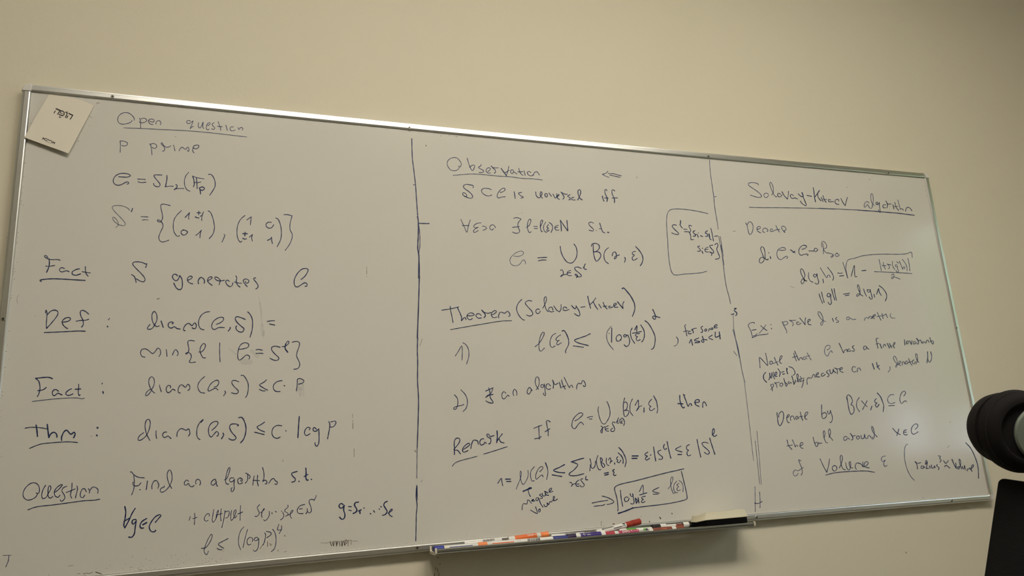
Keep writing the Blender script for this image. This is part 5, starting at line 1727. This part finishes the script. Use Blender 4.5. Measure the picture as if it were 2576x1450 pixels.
# ------------------------------------------------------------------ the office chair beside the camera
ZCH = 1.485
hc = atz(2560, 1085, ZCH)
view = (hc - CAM).normalized(); side = view.cross(Vector((0, 0, 1))).normalized()
axis = (-view * math.cos(.62) + side * math.sin(.62) - Vector((0, 0, .10))).normalized()
cx0 = hc.x + .12; cy0 = hc.y - .02
chair = thing('office_chair', 'black office chair with round padded headrest and ribbed back at the right edge', 'chair', (cx0, cy0, 0))
R = .079
bm = bmesh.new()
hs = hc - RIGHT * .0135 + UP * .004
lathe(bm, [(-.066, .002), (-.064, .024), (-.056, .045), (-.044, .060), (-.030, .068), (-.016, .0705), (-.004, .0700)], hs, axis, 48)
par(bm_obj('headrest_shell', bm, M['fabric'], smooth=True, label='rear pad of the headrest'), chair)
bm = bmesh.new()
lathe(bm, [(-.014, .062), (-.012, .072), (-.006, .0785), (.002, .0802), (.014, .0785), (.022, .0745), (.030, .069), (.034, .062), (.034, .056), (.028, .052)], hc, axis, 56)
hp = par(bm_obj('headrest_cushion', bm, M['fabric'], smooth=True), chair)
bm = bmesh.new(); u_ = axis.orthogonal().normalized(); w_ = axis.cross(u_)
for i in range(96):
    a = 2 * PI * i / 96; a2 = a + .034
    for rr, tt in ((.0772, .0190),):
        p = hc + axis * tt + (u_ * math.cos(a) + w_ * math.sin(a)) * rr; q = hc + axis * tt + (u_ * math.cos(a2) + w_ * math.sin(a2)) * rr
        lathe(bm, [(0, .0006), ((q - p).length, .0006)], p, q - p, 5)
sm = bm_obj('seam', bm, M['seam'], kind=None); sm.parent = hp
bm = bmesh.new(); lathe(bm, [(.022, .053), (.032, .0555), (.036, .053), (.037, .041), (.030, .038)], hc + RIGHT * .026 - UP * .006, axis, 48)
par(bm_obj('ring', bm, M['ring'], smooth=True, label='grey-green plastic ring'), chair)
bm = bmesh.new(); lathe(bm, [(.014, .039), (.030, .0385), (.034, .030), (.035, .002)], hc + RIGHT * .026 - UP * .006, axis, 40)
par(bm_obj('centre_disc', bm, M['blackpl'], smooth=True), chair)
# ribbed backrest: a tapering upright panel facing the photographer, each rib a ridge
fn = Vector((-view.x, -view.y, 0)).normalized(); sd_ = Vector((fn.y, -fn.x, 0)); sd_ = sd_ if sd_.dot(RIGHT) > 0 else -sd_
pc = atz(2516, 1207, ZCH)
def onpanel(u, v):
    d = ray(u, v); return CAM + d * ((pc - CAM).dot(fn) / d.dot(fn))
A, B = onpanel(2511, 1222), onpanel(2478, 1450)
top_z = onpanel(2530, 1203).z
slope = (B - A).dot(sd_) / (B.z - A.z)
mid = A + sd_ * .20
nr = 190; V, F = [], []; H = .46; step = H / nr
tl = onpanel(2576, 1210); tilt = (tl.z - top_z) / (tl - onpanel(2530, 1203)).dot(sd_)
for i in range(nr * 2 + 1):
    z = top_z - i * step / 2
    e = (A.dot(sd_) + slope * (z - A.z)); r_ = top_z - z
    ins = .010 - math.sqrt(max(0, .010 ** 2 - (.010 - r_) ** 2)) if r_ < .010 else 0
    rdg = (.0011 if i % 2 else 0)
    half = (mid.dot(sd_) - e) - ins + rdg * .9
    rdf = rdg * .45
    for s_, yy in ((-1, 1), (-.98, 1.0), (0, 1), (.98, 1.0), (1, 1)):
        off = mid.dot(sd_) + s_ * half; curve = -.035 * (s_ ** 2)
        base = sd_ * off + fn * (pc.dot(fn) - .035 * 0 + curve * 0 + (rdf if abs(s_) < .99 else 0) + .03 * (s_ * s_ - 1))
        V.append(Vector((base.x, base.y, z + tilt * (off - e) * (1 if i < 3 else 1))))
m_ = 5; rows = nr * 2 + 1
for i in range(rows - 1):
    for j in range(m_ - 1): F.append((i * m_ + j, i * m_ + j + 1, (i + 1) * m_ + j + 1, (i + 1) * m_ + j))
nv = len(V); V += [v - fn * .022 for v in V]
for i in range(rows - 1):
    for j in range(m_ - 1): F.append((nv + i * m_ + j, nv + (i + 1) * m_ + j, nv + (i + 1) * m_ + j + 1, nv + i * m_ + j + 1))
    F.append((i * m_, (i + 1) * m_, nv + (i + 1) * m_, nv + i * m_)); F.append((i * m_ + 4, nv + i * m_ + 4, nv + (i + 1) * m_ + 4, (i + 1) * m_ + 4))
for j in range(m_ - 1):
    F.append((j, nv + j, nv + j + 1, j + 1)); q_ = (rows - 1) * m_; F.append((q_ + j, q_ + j + 1, nv + q_ + j + 1, nv + q_ + j))
par(mesh_obj('backrest', V, F, M['ribfab'], label='finely ribbed black mesh backrest'), chair)
mb = Vector((mid.x, mid.y, top_z)) - fn * .03
def tube(name, pts, r, m):
    bm = bmesh.new()
    for p, q in zip(pts, pts[1:]): lathe(bm, [(0, r), ((q - p).length, r)], p, q - p, 14)
    return par(bm_obj(name, bm, m, smooth=True), chair)
tube('headrest_stem', [Vector((mb.x, mb.y, top_z - .25)) - fn * .012, Vector((mb.x, mb.y, top_z + .03)) - fn * .012, hc - axis * .03 + sd_ * .02], .010, M['blackpl'])
seatc = Vector((mid.x, mid.y, 0)) + fn * .22
bm = bmesh.new(); box(bm, -.24, .24, -.23, .23, .44, .52, bevel=.03)
ang = math.atan2(sd_.y, sd_.x); bmesh.ops.rotate(bm, verts=bm.verts, matrix=Matrix.Rotation(ang, 3, 'Z')); bmesh.ops.translate(bm, verts=bm.verts, vec=(seatc.x, seatc.y, 0))
par(bm_obj('seat', bm, M['fabric'], smooth=True), chair)
tube('back_bracket', [Vector((seatc.x, seatc.y, .43)), Vector((mb.x, mb.y, .43)) - fn * .03, Vector((mb.x, mb.y, top_z - .3)) - fn * .02], .016, M['blackpl'])
tube('gas_lift', [Vector((seatc.x, seatc.y, .08)), Vector((seatc.x, seatc.y, .44))], .025, M['blackpl'])
for i in range(5):
    a = i * 2 * PI / 5 + .3; e = Vector((seatc.x + .3 * math.cos(a), seatc.y + .3 * math.sin(a), .07))
    tube('leg', [Vector((seatc.x, seatc.y, .10)), e], .016, M['blackpl'])
    bm = bmesh.new(); lathe(bm, [(-.018, .024), (-.014, .028), (.014, .028), (.018, .024)], (e.x, e.y, .0285), (-math.sin(a), math.cos(a), 0), 20)
    par(bm_obj('caster', bm, M['blackpl'], smooth=True), chair)

# ------------------------------------------------------------------ trees outside the window
def tree(label, x, y, h, r, n, seed):
    rnd = random.Random(seed); t = thing('tree', label, 'tree', (x, y, -1.2), 'trees outside the window')
    bm = bmesh.new(); lathe(bm, [(0, .16), (h * .5, .11), (h * .85, .04)], (0, 0, 0), (0.05, 0.02, 1), 10)
    bm_obj('trunk', bm, M['bark'], t, smooth=True)
    V, F = [], []; cl = [(rnd.gauss(0, r * .45), rnd.gauss(0, r * .45), h * .72 + rnd.gauss(0, h * .16), r * rnd.uniform(.25, .45)) for _ in range(34)]
    for _ in range(n):
        c = rnd.choice(cl); d = Vector((rnd.gauss(0, 1), rnd.gauss(0, 1), rnd.gauss(0, 1))).normalized() * c[3] * rnd.random() ** .4
        p = Vector(c[:3]) + d; a = Vector((rnd.gauss(0, 1), rnd.gauss(0, 1), rnd.gauss(0, 1))).normalized(); b = a.orthogonal().normalized(); s = rnd.uniform(.05, .10)
        q = len(V); V += [p - a * s, p + b * s * .5, p + a * s, p - b * s * .5]; F.append((q, q + 1, q + 2, q + 3))
    mesh_obj('foliage', V, F, M['leaf'], t, kind='stuff')
tree('tall leafy tree right outside the window', 8.6, -4.3, 5.6, 1.7, 6000, 1)
tree('broad leafy tree further off outside the window', 11.5, -1.0, 5.2, 2.2, 6000, 2)
tree('slender leafy tree to the left outside the window', 12.0, -8.2, 6.2, 2.0, 5000, 3)
